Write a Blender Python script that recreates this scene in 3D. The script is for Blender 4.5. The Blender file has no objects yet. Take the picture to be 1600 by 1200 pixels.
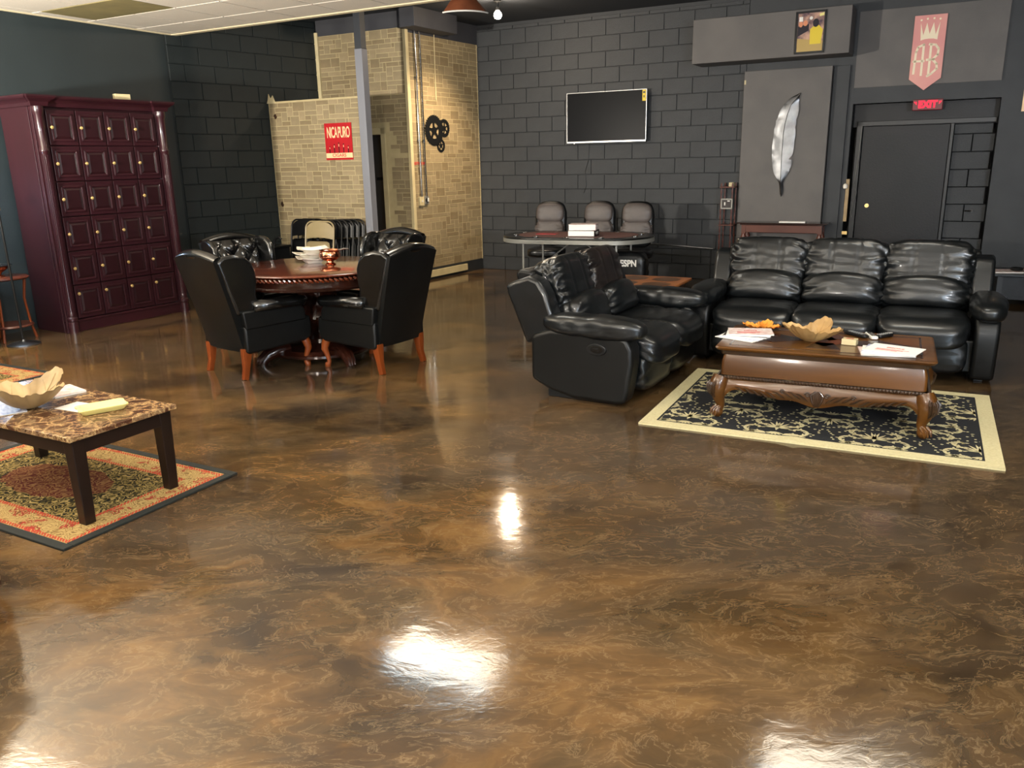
import bpy, math, random
from mathutils import Vector, Matrix, noise
random.seed(7)
S = bpy.context.scene
COL = S.collection
PI = math.pi
rad = math.radians
cos, sin = math.cos, math.sin
# ------------------------------------------------------------------ camera
PT, RO = rad(15.42), rad(-1.2)
fw = Vector((0, cos(PT), -sin(PT))); up0 = Vector((0, sin(PT), cos(PT))); rt0 = Vector((1, 0, 0))
rt = rt0 * cos(RO) + up0 * sin(RO); up = up0 * cos(RO) - rt0 * sin(RO)
cd = bpy.data.cameras.new('camera'); cam = bpy.data.objects.new('camera', cd); COL.objects.link(cam)
m = Matrix((rt, up, -fw)).transposed().to_4x4(); m.translation = Vector((0, 0, 1.6)); cam.matrix_world = m
cd.sensor_width = 36; cd.lens = 36 * 1260 / 1600; cd.clip_start = 0.05; cd.clip_end = 100
S.camera = cam
# ------------------------------------------------------------------ world, exposure
W = bpy.data.worlds.new('world'); S.world = W; W.use_nodes = True
W.node_tree.nodes['Background'].inputs[0].default_value = (0.75, 0.85, 1, 1)
W.node_tree.nodes['Background'].inputs[1].default_value = 0.05
S.view_settings.view_transform = 'Standard'; S.view_settings.look = 'None'
S.view_settings.gamma = 1; S.view_settings.use_curve_mapping = False
S.view_settings.exposure = 0.95
TROFFER = 9.5      # emission of the lit ceiling troffers, added fill ones included
SPOT = 150.0        # warm accent bulb
def lamp(name, kind, loc, power, color, size=0.1, target=None, spot=None, blend=.5, sizey=None):
    l = bpy.data.lights.new(name, kind); l.energy = power; l.color = color
    if kind == 'AREA':
        l.size = size
        if sizey: l.shape = 'RECTANGLE'; l.size_y = sizey
    else: l.shadow_soft_size = size
    if spot: l.spot_size = rad(spot); l.spot_blend = blend
    o = bpy.data.objects.new(name, l); COL.objects.link(o); o.location = loc
    if target is not None:
        o.rotation_euler = (Vector(target) - Vector(loc)).to_track_quat('-Z', 'Y').to_euler()
    return o
# daylight from the shop front behind the camera (real window opening built below)
lamp('window_light', 'AREA', (2.6, -2.55, 1.7), 170, (.62, .83, 1), 3.0, (2.4, 5, .6), sizey=1.8)
lamp('fill_light', 'POINT', (-3.6, .2, 1.9), 45, (1, .88, .72), .12)  # unseen point lights added around the camera as room fill
lamp('fill_light', 'POINT', (3.9, .6, 1.9), 45, (.88, .93, 1), .12)
lamp('fill_light', 'POINT', (0.2, -1.6, 1.9), 45, (1, .92, .82), .12)
lamp('fill_uplight', 'SPOT', (-5.3, 4.6, 1.75), 1050, (1, .92, .80), .12, (-4.7, 5.4, 3.1), 150, .6)  # unseen upward spots added to brighten the ceiling tiles
lamp('fill_uplight', 'SPOT', (-2.0, -.6, 1.75), 450, (1, .93, .84), .12, (-1.6, .6, 3.1), 150, .6)
lamp('fill_uplight', 'SPOT', (2.6, -.8, 1.75), 450, (.95, .95, 1), .12, (2.4, .4, 3.1), 150, .6)
lamp('reading_bulb_light', 'POINT', (-4.83, 7.56, 1.33), 9, (.55, .75, 1), .03)
lamp('accent_bulb_light', 'POINT', (-0.08, 10.65, 3.28), 35, (1, .80, .58), .06)
lamp('accent_spot_light', 'SPOT', (-0.02, 10.6, 3.27), 200, (1, .76, .50), .05, (-1.05, 11.6, 1.5), 75, .9)
# ------------------------------------------------------------------ materials
def hexc(h):
    h = h.lstrip('#'); v = [int(h[i:i+2], 16) / 255 for i in (0, 2, 4)]
    return tuple(c / 12.92 if c <= .04045 else ((c + .055) / 1.055) ** 2.4 for c in v) + (1,)
def newmat(name):
    m = bpy.data.materials.new(name); m.use_nodes = True; nt = m.node_tree
    return m, nt, nt.nodes['Principled BSDF']
def N(nt, t, **k):
    n = nt.nodes.new(t)
    for a, b in k.items():
        if a in n.inputs: n.inputs[a].default_value = b
        else: setattr(n, a, b)
    return n
def ramp(nt, fac, stops, interp='LINEAR'):
    r = nt.nodes.new('ShaderNodeValToRGB'); r.color_ramp.interpolation = interp
    e = r.color_ramp.elements
    while len(e) < len(stops): e.new(.5)
    for i, (p, c) in enumerate(stops):
        e[i].position = p; e[i].color = c if len(c) == 4 else (*c, 1)
    nt.links.new(fac, r.inputs[0]); return r.outputs[0]
def mat(name, c1, c2=None, sc=5, stretch=(1, 1, 1), rough=.5, metal=0, coat=0, bump=0, bsc=60, dist=0, detail=4, spec=.5, emit=None, rvar=0, alpha=None, trans=0, ior=1.45, bdist=.01):
    m, nt, b = newmat(name)
    c1 = hexc(c1) if isinstance(c1, str) else c1
    b.inputs['Base Color'].default_value = c1
    b.inputs['Roughness'].default_value = rough; b.inputs['Metallic'].default_value = metal
    b.inputs['Coat Weight'].default_value = coat; b.inputs['Coat Roughness'].default_value = .12
    b.inputs['Specular IOR Level'].default_value = spec
    b.inputs['Transmission Weight'].default_value = trans; b.inputs['IOR'].default_value = ior
    L = nt.links.new
    tc = N(nt, 'ShaderNodeTexCoord'); mp = N(nt, 'ShaderNodeMapping'); L(tc.outputs['Object'], mp.inputs[0])
    mp.inputs['Scale'].default_value = stretch
    if c2 is not None:
        c2 = hexc(c2) if isinstance(c2, str) else c2
        n = N(nt, 'ShaderNodeTexNoise', Scale=sc, Detail=detail, Distortion=dist); L(mp.outputs[0], n.inputs['Vector'])
        L(ramp(nt, n.outputs['Fac'], [(.32, c1), (.68, c2)]), b.inputs['Base Color'])
    if rvar:
        n3 = N(nt, 'ShaderNodeTexNoise', Scale=sc * 1.7, Detail=3.0); L(mp.outputs[0], n3.inputs['Vector'])
        mr = N(nt, 'ShaderNodeMapRange'); mr.inputs[3].default_value = max(.02, rough - rvar); mr.inputs[4].default_value = rough + rvar
        L(n3.outputs['Fac'], mr.inputs[0]); L(mr.outputs[0], b.inputs['Roughness'])
    if bump:
        n2 = N(nt, 'ShaderNodeTexNoise', Scale=bsc, Detail=3.0); L(mp.outputs[0], n2.inputs['Vector'])
        bp = N(nt, 'ShaderNodeBump', Strength=bump, Distance=bdist); L(n2.outputs['Fac'], bp.inputs['Height']); L(bp.outputs[0], b.inputs['Normal'])
    if emit:
        b.inputs['Emission Color'].default_value = hexc(emit[0]) if isinstance(emit[0], str) else emit[0]
        b.inputs['Emission Strength'].default_value = emit[1]
    return m
MT = {}
MT['black_wall'] = mat('black_wall_paint', '#272a2d', '#2e3134', sc=3, rough=.5, bump=.5, bsc=220, bdist=.004, rvar=.06)
MT['black_block'] = mat('black_block_paint', '#272a2d', '#303336', sc=6, rough=.48, bump=.6, bsc=150, bdist=.006, rvar=.06)
MT['mortar'] = mat('painted_joint', '#2a2d30', rough=.6)
MT['teal_wall'] = mat('dark_teal_wall_paint', '#262f32', '#2b3437', sc=2, rough=.42, bump=.5, bsc=200, bdist=.004)
MT['gray_paint'] = mat('gray_paint', '#585553', '#625e5b', sc=3, rough=.55, bump=.4, bsc=120, bdist=.004)
MT['gray_paint2'] = mat('dark_gray_paint', '#454241', '#4d4a48', sc=3, rough=.55, bump=.4, bsc=120, bdist=.004)
MT['beam_paint'] = mat('dull_gray_paint', '#33343a', '#3b3c40', sc=3, rough=.6)
MT['rear_block'] = mat('dark_teal_block_paint', '#1b2223', '#202728', sc=5, rough=.5, bump=.6, bsc=150, bdist=.006)
MT['rear_joint'] = mat('dark_teal_joint', '#1b2122', rough=.6)
MT['dark_door'] = mat('black_door_paint', '#15171a', '#1c1c1e', sc=2, rough=.42, bump=.15, bsc=60, spec=.3)
MT['dark_ceiling'] = mat('dark_ceiling_paint', '#23272d', rough=.7)
MT['stone'] = mat('tan_stone', '#84765a', '#918264', sc=9, rough=.6, bump=.4, bsc=90, bdist=.003)
MT['stone2'] = mat('tan_stone_darker', '#7a6b50', '#88785a', sc=9, rough=.6, bump=.4, bsc=90, bdist=.003)
MT['stone3'] = mat('tan_stone_lighter', '#8f7f60', '#9b8b6c', sc=9, rough=.6, bump=.4, bsc=90, bdist=.003)
MT['joint'] = mat('cream_joint', '#b8a981', '#ad9e77', sc=8, rough=.65)
MT['cream'] = mat('cream_trim_paint', '#cdbf96', '#bcae86', sc=6, rough=.5)
MT['pole_gray'] = mat('blue_gray_metal_paint', '#7d7f86', rough=.45)
MT['dark_gray_metal'] = mat('dark_steel_paint', '#33363b', rough=.5)
MT['ceil_tile'] = mat('ceiling_tile', '#d8d0c2', '#cdc5b6', sc=90, rough=.9, bump=.6, bsc=160, bdist=.003)
MT['ceil_grid'] = mat('ceiling_grid_metal', '#8d8779', rough=.5)
MT['ceil_trim'] = mat('cream_ceiling_trim', '#cbbf9f', rough=.5)
MT['olive'] = mat('yellowed_lens', '#8c8157', '#7d7350', sc=4, rough=.6)
MT['off_white'] = mat('off_white_paint', '#a9a399', rough=.7)
MT['cherry'] = mat('burgundy_wood', '#270f15', '#34151c', sc=2, stretch=(1, 1, .15), rough=.33, coat=.35, rvar=.05)
MT['cherry_dark'] = mat('burgundy_wood_dark', '#1f0c10', '#2a1016', sc=2, stretch=(1, 1, .15), rough=.33, coat=.35)
MT['brass'] = mat('brass', '#e0c280', rough=.3, metal=.6)
MT['leather'] = mat('black_leather', '#0b0d0e', '#101315', sc=7, rough=.36, coat=.25, bump=.25, bsc=260, bdist=.002, rvar=.06)
MT['leather_gloss'] = mat('glossy_black_leather', '#070808', '#0b0b0b', sc=7, rough=.25, coat=.6, bump=.12, bsc=200, bdist=.002)
MT['leather_matte'] = mat('matte_black_leather', '#090a0a', '#0d0e0e', sc=7, rough=.42, coat=.04, spec=.38, bump=.25, bsc=260, bdist=.002)
MT['leather_worn'] = mat('worn_black_leather', '#0d0d0e', '#241c19', sc=2.6, rough=.36, coat=.2, bump=.25, bsc=260, bdist=.002)
MT['taupe'] = mat('taupe_leather', '#4c4543', '#5a524e', sc=6, rough=.45, bump=.2, bsc=200, bdist=.002)
MT['orange_wood'] = mat('orange_wood', '#6b3010', '#803e17', sc=4, stretch=(1, 1, .3), rough=.3, coat=.4)
MT['walnut'] = mat('walnut_wood', '#40250c', '#633d13', sc=3, stretch=(.3, 3, 3), rough=.32, coat=.4, rvar=.06)
MT['chestnut'] = mat('chestnut_wood', '#8a4f28', '#a5652f', sc=3, stretch=(.4, 3, 3), rough=.35, coat=.3)
MT['walnut_dark'] = mat('dark_carved_wood', '#2a1a0e', '#3b2615', sc=12, rough=.38, coat=.3)
MT['mahog'] = mat('mahogany_wood', '#4a1c0c', '#662c14', sc=2.5, stretch=(.4, 3, 3), rough=.14, coat=.8)
MT['mahog_dark'] = mat('dark_mahogany_wood', '#1e0c07', '#31150c', sc=6, rough=.25, coat=.5)
MT['espresso'] = mat('espresso_wood', '#140b08', '#1d100b', sc=5, stretch=(1, 1, .2), rough=.4, coat=.15)
MT['redwood'] = mat('red_brown_wood', '#4c2418', '#5e3022', sc=4, rough=.35, coat=.3)
MT['chrome'] = mat('chrome', '#c8c8c8', rough=.12, metal=1)
MT['steel'] = mat('brushed_steel', '#5e5f61', '#7b7c7e', sc=6, rough=.36, metal=1, bump=.2, bsc=14, bdist=.01)
MT['black_metal'] = mat('black_metal', '#121314', rough=.4)
MT['black_plastic'] = mat('black_plastic', '#101112', rough=.35)
MT['gray_metal'] = mat('gray_powder_metal', '#8b8a83', rough=.4, metal=.3)
MT['felt'] = mat('brown_felt', '#6b4a44', '#5b3d38', sc=60, rough=.9)
MT['paper'] = mat('white_paper', '#e9e6df', rough=.7)
MT['paper2'] = mat('printed_paper', '#e4dcd8', '#c9a7a0', sc=30, rough=.5, detail=2)
MT['paper3'] = mat('printed_blue_paper', '#d9dceb', '#7d8bb8', sc=12, stretch=(1, 4, 1), rough=.35, detail=3)
MT['red_ink'] = mat('red_ink', '#c23a35', rough=.6)
MT['white_ceramic'] = mat('white_ceramic', '#e8e2d4', rough=.25, coat=.4)
MT['yellow_plastic'] = mat('pale_yellow_plastic', '#e6dd8c', rough=.45)
MT['copper'] = mat('hammered_copper', '#d08a68', rough=.14, metal=1, bump=.4, bsc=70, bdist=.004)
MT['leafwood'] = mat('carved_tan_leaf_wood', '#9b7a4c', '#b8945f', sc=8, rough=.5)
MT['leafwood2'] = mat('carved_gray_tan_leaf_wood', '#8f7856', '#ad9368', sc=8, rough=.5)
MT['amber'] = mat('amber_glaze', '#c9641a', '#e8a548', sc=14, rough=.25, coat=.5)
MT['tan_metal'] = mat('tan_painted_metal', '#9a8a66', rough=.4, coat=.1)
MT['black_gloss_metal'] = mat('black_gloss_metal', '#08090b', rough=.38)
MT['tv_glass'] = mat('dark_screen_glass', '#0d0e11', rough=.3, spec=.07)
MT['silver'] = mat('silver_plastic', '#b8b8b6', rough=.3, metal=.6)
MT['yellow'] = mat('yellow_sticker', '#e2c22c', rough=.5)
MT['poster_red'] = mat('red_poster_print', '#b81f25', '#a01a22', sc=5, rough=.35)
MT['poster_cream'] = mat('cream_poster_ink', '#f0c99a', rough=.4)
MT['poster_black'] = mat('black_ink', '#1c0e0e', rough=.4)
MT['banner'] = mat('rose_banner_metal', '#d68a88', '#e2a094', sc=2, rough=.45)
MT['banner_cream'] = mat('cream_banner_ink', '#f2e2c4', rough=.5)
MT['exit_red'] = mat('exit_glow', '#ff1030', rough=.5, emit=('#ff0c2c', 1.0))
MT['exit_dim'] = mat('exit_face', '#3a1518', rough=.4, emit=('#ff1030', .04))
MT['green_black'] = mat('dark_green_binding', '#1c1f1c', rough=.8)
MT['cream_rug'] = mat('cream_rug_wool', '#cfc59c', '#c2b78d', sc=70, rough=.95, bump=.5, bsc=300, bdist=.003)
MT['black_rug'] = mat('black_rug_wool', '#15161a', '#1d1e22', sc=70, rough=.95, bump=.5, bsc=300, bdist=.003)
MT['white_plastic'] = mat('white_plastic', '#d9d7cf', rough=.4)
MT['glass'] = mat('clear_glass', '#ffffff', rough=.02, trans=1)
MT['lens'] = mat('troffer_lens', '#fff4dc', rough=.5, emit=((1, .87, .68, 1), TROFFER))
MT['lens_cool'] = mat('troffer_lens_cool', '#e8f4ff', rough=.5, emit=((.62, .86, 1, 1), TROFFER * 1.3))
MT['bulb'] = mat('lit_bulb', '#ffffff', rough=.4, emit=((1, .82, .62, 1), 25))
MT['daylight'] = mat('daylit_glass', '#dfeaff', rough=.3, emit=((.7, .85, 1, 1), 2.0))
MT['blue_head'] = mat('cool_lamp_glass', '#cfe3ff', rough=.3, emit=((.55, .78, 1, 1), 14))
MT['amber_glass'] = mat('amber_lamp_glass', '#7a4630', '#94583a', sc=4, rough=.2, coat=.5)
def floor_mat():
    m, nt, b = newmat('marbled_brown_epoxy'); L = nt.links.new
    tc = N(nt, 'ShaderNodeTexCoord'); mp = N(nt, 'ShaderNodeMapping'); L(tc.outputs['Object'], mp.inputs[0])
    mp.inputs['Rotation'].default_value = (0, 0, rad(-20)); mp.inputs['Scale'].default_value = (.75, 1.25, 1)
    w = N(nt, 'ShaderNodeTexNoise', Scale=1.1, Detail=5.0, Roughness=.6, Distortion=.6); L(mp.outputs[0], w.inputs['Vector'])
    sub = N(nt, 'ShaderNodeVectorMath', operation='MULTIPLY_ADD'); L(w.outputs['Color'], sub.inputs[0])
    sub.inputs[1].default_value = (.55, .55, 0); L(mp.outputs[0], sub.inputs[2])
    a = N(nt, 'ShaderNodeTexNoise', Scale=1.7, Detail=9.0, Roughness=.62, Distortion=.35); L(sub.outputs[0], a.inputs['Vector'])
    base = ramp(nt, a.outputs['Fac'], [(.28, hexc('#2f251a')), (.42, hexc('#4b3922')), (.54, hexc('#694c2a')), (.66, hexc('#866539')), (.8, hexc('#6c573b'))])
    d = N(nt, 'ShaderNodeTexNoise', Scale=.95, Detail=6.0, Roughness=.6, Distortion=.4); L(sub.outputs[0], d.inputs['Vector'])
    dk = ramp(nt, d.outputs['Fac'], [(.38, (1, 1, 1)), (.47, (.45, .45, .45)), (.58, (0, 0, 0))])
    mx = N(nt, 'ShaderNodeMix', data_type='RGBA'); L(dk, mx.inputs[0]); L(base, mx.inputs[6]); mx.inputs[7].default_value = hexc('#2a211a')
    # weaker light on the right side, put into the colour as darker brown
    sp = N(nt, 'ShaderNodeSeparateXYZ'); L(tc.outputs['Object'], sp.inputs[0])
    add = N(nt, 'ShaderNodeMath', operation='MULTIPLY_ADD'); L(w.outputs['Fac'], add.inputs[0]); add.inputs[1].default_value = 1.6; L(sp.outputs[0], add.inputs[2])
    rr = ramp(nt, add.outputs[0], [(0.0, (0, 0, 0)), (1.0, (1, 1, 1))])
    mr = N(nt, 'ShaderNodeMapRange'); L(add.outputs[0], mr.inputs[0]); mr.inputs[1].default_value = .0; mr.inputs[2].default_value = 2.2; mr.inputs[3].default_value = 0; mr.inputs[4].default_value = .72
    mx2 = N(nt, 'ShaderNodeMix', data_type='RGBA'); L(mr.outputs[0], mx2.inputs[0]); L(mx.outputs[2], mx2.inputs[6]); mx2.inputs[7].default_value = hexc('#33281c')
    # pale veins
    v = N(nt, 'ShaderNodeTexNoise', Scale=2.2, Detail=8.0, Roughness=.6, Distortion=.7); L(sub.outputs[0], v.inputs['Vector'])
    s1 = N(nt, 'ShaderNodeMath', operation='SUBTRACT'); L(v.outputs['Fac'], s1.inputs[0]); s1.inputs[1].default_value = .5
    s2 = N(nt, 'ShaderNodeMath', operation='ABSOLUTE'); L(s1.outputs[0], s2.inputs[0])
    vv = ramp(nt, s2.outputs[0], [(0, (.15, .15, .15)), (.012, (.07, .07, .07)), (.07, (0, 0, 0))])
    mx3 = N(nt, 'ShaderNodeMix', data_type='RGBA'); L(vv, mx3.inputs[0]); L(mx2.outputs[2], mx3.inputs[6]); mx3.inputs[7].default_value = hexc('#937650')
    # grey-brown clouds and fine pale scratches in the pour
    g = N(nt, 'ShaderNodeTexNoise', Scale=.6, Detail=5.0, Roughness=.6, Distortion=.5); L(sub.outputs[0], g.inputs['Vector'])
    mx4 = N(nt, 'ShaderNodeMix', data_type='RGBA'); L(ramp(nt, g.outputs['Fac'], [(.45, (0, 0, 0)), (.62, (.6, .6, .6))]), mx4.inputs[0]); L(mx3.outputs[2], mx4.inputs[6]); mx4.inputs[7].default_value = hexc('#54473a')
    f = N(nt, 'ShaderNodeTexNoise', Scale=8.5, Detail=7.0, Roughness=.68, Distortion=.8); L(sub.outputs[0], f.inputs['Vector'])
    f1 = N(nt, 'ShaderNodeMath', operation='SUBTRACT'); L(f.outputs['Fac'], f1.inputs[0]); f1.inputs[1].default_value = .47
    f2_ = N(nt, 'ShaderNodeMath', operation='ABSOLUTE'); L(f1.outputs[0], f2_.inputs[0])
    mx5 = N(nt, 'ShaderNodeMix', data_type='RGBA'); L(ramp(nt, f2_.outputs[0], [(0, (.22, .22, .22)), (.012, (.05, .05, .05)), (.03, (0, 0, 0))]), mx5.inputs[0]); L(mx4.outputs[2], mx5.inputs[6]); mx5.inputs[7].default_value = hexc('#a48c68')
    L(mx5.outputs[2], b.inputs['Base Color'])
    rn = N(nt, 'ShaderNodeTexNoise', Scale=2.4, Detail=6.0, Roughness=.65); L(sub.outputs[0], rn.inputs['Vector'])
    r2 = N(nt, 'ShaderNodeMapRange'); L(rn.outputs['Fac'], r2.inputs[0]); r2.inputs[1].default_value = .3; r2.inputs[2].default_value = .7
    r2.inputs[3].default_value = .05; r2.inputs[4].default_value = .15; L(r2.outputs[0], b.inputs['Roughness'])
    bn = N(nt, 'ShaderNodeTexNoise', Scale=7.0, Detail=5.0, Roughness=.6); L(sub.outputs[0], bn.inputs['Vector'])
    bp = N(nt, 'ShaderNodeBump', Strength=.16, Distance=.006); L(bn.outputs['Fac'], bp.inputs['Height']); L(bp.outputs[0], b.inputs['Normal'])
    b.inputs['Specular IOR Level'].default_value = .55
    b.inputs['Coat Weight'].default_value = .15; b.inputs['Coat Roughness'].default_value = .05; L(bp.outputs[0], b.inputs['Coat Normal'])
    return m
MT['floor'] = floor_mat()
def marble_mat():
    m, nt, b = newmat('brown_cream_marble'); L = nt.links.new
    tc = N(nt, 'ShaderNodeTexCoord')
    w = N(nt, 'ShaderNodeTexNoise', Scale=6.0, Detail=5.0, Roughness=.65); L(tc.outputs['Object'], w.inputs['Vector'])
    ad = N(nt, 'ShaderNodeVectorMath', operation='MULTIPLY_ADD'); L(w.outputs['Color'], ad.inputs[0]); ad.inputs[1].default_value = (.22, .22, .1); L(tc.outputs['Object'], ad.inputs[2])
    v = N(nt, 'ShaderNodeTexVoronoi', feature='DISTANCE_TO_EDGE', Scale=13.0); L(ad.outputs[0], v.inputs['Vector'])
    n = N(nt, 'ShaderNodeTexNoise', Scale=16.0, Detail=6.0, Roughness=.7, Distortion=.8); L(ad.outputs[0], n.inputs['Vector'])
    c = ramp(nt, v.outputs['Distance'], [(0, hexc('#c9ae7c')), (.035, hexc('#8f6f48')), (.12, hexc('#553626')), (.4, hexc('#2f1a15'))])
    c2 = ramp(nt, n.outputs['Fac'], [(.36, hexc('#3b2119')), (.48, hexc('#644530')), (.56, hexc('#b3966c')), (.66, hexc('#4b2f30'))])
    mx = N(nt, 'ShaderNodeMix', data_type='RGBA'); mx.inputs[0].default_value = .45; L(c, mx.inputs[6]); L(c2, mx.inputs[7]); L(mx.outputs[2], b.inputs['Base Color'])
    b.inputs['Roughness'].default_value = .22; return m
MT['marble'] = marble_mat()
def persian_mat(hx, hy):
    """printed oriental rug: gold border with red flowers, dark field with curls; object space metres"""
    m, nt, b = newmat('oriental_rug_pile'); L = nt.links.new
    tc = N(nt, 'ShaderNodeTexCoord'); sp = N(nt, 'ShaderNodeSeparateXYZ'); L(tc.outputs['Object'], sp.inputs[0])
    def mth(op, a, b_=None, c=None):
        n = N(nt, 'ShaderNodeMath', operation=op)
        for i, q in enumerate((a, b_, c)):
            if q is None: continue
            if isinstance(q, (int, float)): n.inputs[i].default_value = q
            else: L(q, n.inputs[i])
        return n.outputs[0]
    dx = mth('SUBTRACT', hx, mth('ABSOLUTE', sp.outputs[0])); dy = mth('SUBTRACT', hy, mth('ABSOLUTE', sp.outputs[1]))
    d = mth('MINIMUM', dx, dy)
    w = N(nt, 'ShaderNodeTexNoise', Scale=9.0, Detail=3.0); L(tc.outputs['Object'], w.inputs['Vector'])
    ad = N(nt, 'ShaderNodeVectorMath', operation='MULTIPLY_ADD'); L(w.outputs['Color'], ad.inputs[0]); ad.inputs[1].default_value = (.16, .16, 0); L(tc.outputs['Object'], ad.inputs[2])
    def band(tex, k, t, soft=.06):
        s = mth('SINE', mth('MULTIPLY', tex, k)); return mth('SMOOTH_MIN', mth('MAXIMUM', mth('DIVIDE', mth('SUBTRACT', s, t), soft), 0.0), 1.0, .1)
    v1 = N(nt, 'ShaderNodeTexVoronoi', Scale=19.0, feature='F1'); L(ad.outputs[0], v1.inputs['Vector'])
    curls = band(v1.outputs['Distance'], 20.0, .35, .3)
    v2 = N(nt, 'ShaderNodeTexVoronoi', Scale=30.0, feature='F1'); L(ad.outputs[0], v2.inputs['Vector'])
    curls2 = band(v2.outputs['Distance'], 17.0, .5, .3)
    field = N(nt, 'ShaderNodeMix', data_type='RGBA'); L(curls, field.inputs[0]); field.inputs[6].default_value = hexc('#24221a'); field.inputs[7].default_value = hexc('#9c8656')
    f2 = N(nt, 'ShaderNodeMix', data_type='RGBA'); L(mth('MULTIPLY', curls2, .6), f2.inputs[0]); L(field.outputs[2], f2.inputs[6]); f2.inputs[7].default_value = hexc('#8d7a3e')
    # central medallion in wine red
    r = mth('POWER', mth('ADD', mth('POWER', mth('DIVIDE', sp.outputs[0], .42), 2.0), mth('POWER', mth('DIVIDE', sp.outputs[1], .2), 2.0)), .5)
    med = mth('LESS_THAN', mth('ADD', r, mth('MULTIPLY', w.outputs['Fac'], .5)), 1.15)
    f3 = N(nt, 'ShaderNodeMix', data_type='RGBA'); L(mth('MULTIPLY', med, .55), f3.inputs[0]); L(f2.outputs[2], f3.inputs[6]); f3.inputs[7].default_value = hexc('#6b2a24')
    # border
    v3 = N(nt, 'ShaderNodeTexVoronoi', Scale=10.0, feature='F1'); L(ad.outputs[0], v3.inputs['Vector'])
    flower = mth('LESS_THAN', v3.outputs['Distance'], .42)
    fl2 = mth('MULTIPLY', flower, mth('GREATER_THAN', mth('SINE', mth('MULTIPLY', v2.outputs['Distance'], 16.0)), -.25))
    bo = N(nt, 'ShaderNodeMix', data_type='RGBA'); L(fl2, bo.inputs[0]); bo.inputs[6].default_value = hexc('#a98e5c'); bo.inputs[7].default_value = hexc('#96392f')
    bo2 = N(nt, 'ShaderNodeMix', data_type='RGBA'); L(mth('MULTIPLY', band(v1.outputs['Distance'], 34.0, .45, .2), .75), bo2.inputs[0]); L(bo.outputs[2], bo2.inputs[6]); bo2.inputs[7].default_value = hexc('#5d4526')
    # guard stripes of dotted red at both sides of the border
    g1 = mth('LESS_THAN', mth('ABSOLUTE', mth('SUBTRACT', d, .062)), .011); g2 = mth('LESS_THAN', mth('ABSOLUTE', mth('SUBTRACT', d, .198)), .011)
    dots = mth('GREATER_THAN', mth('SINE', mth('MULTIPLY', mth('ADD', sp.outputs[0], sp.outputs[1]), 330.0)), -.4)
    gg = mth('MULTIPLY', mth('MAXIMUM', g1, g2), dots)
    bo3 = N(nt, 'ShaderNodeMix', data_type='RGBA'); L(gg, bo3.inputs[0]); L(bo2.outputs[2], bo3.inputs[6]); bo3.inputs[7].default_value = hexc('#a8402f')
    infield = mth('GREATER_THAN', d, .21)
    fin = N(nt, 'ShaderNodeMix', data_type='RGBA'); L(infield, fin.inputs[0]); L(bo3.outputs[2], fin.inputs[6]); L(f3.outputs[2], fin.inputs[7])
    L(fin.outputs[2], b.inputs['Base Color']); b.inputs['Roughness'].default_value = .95; b.inputs['Specular IOR Level'].default_value = .1
    return m
MT['persian'] = persian_mat(.8, .5)
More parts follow.
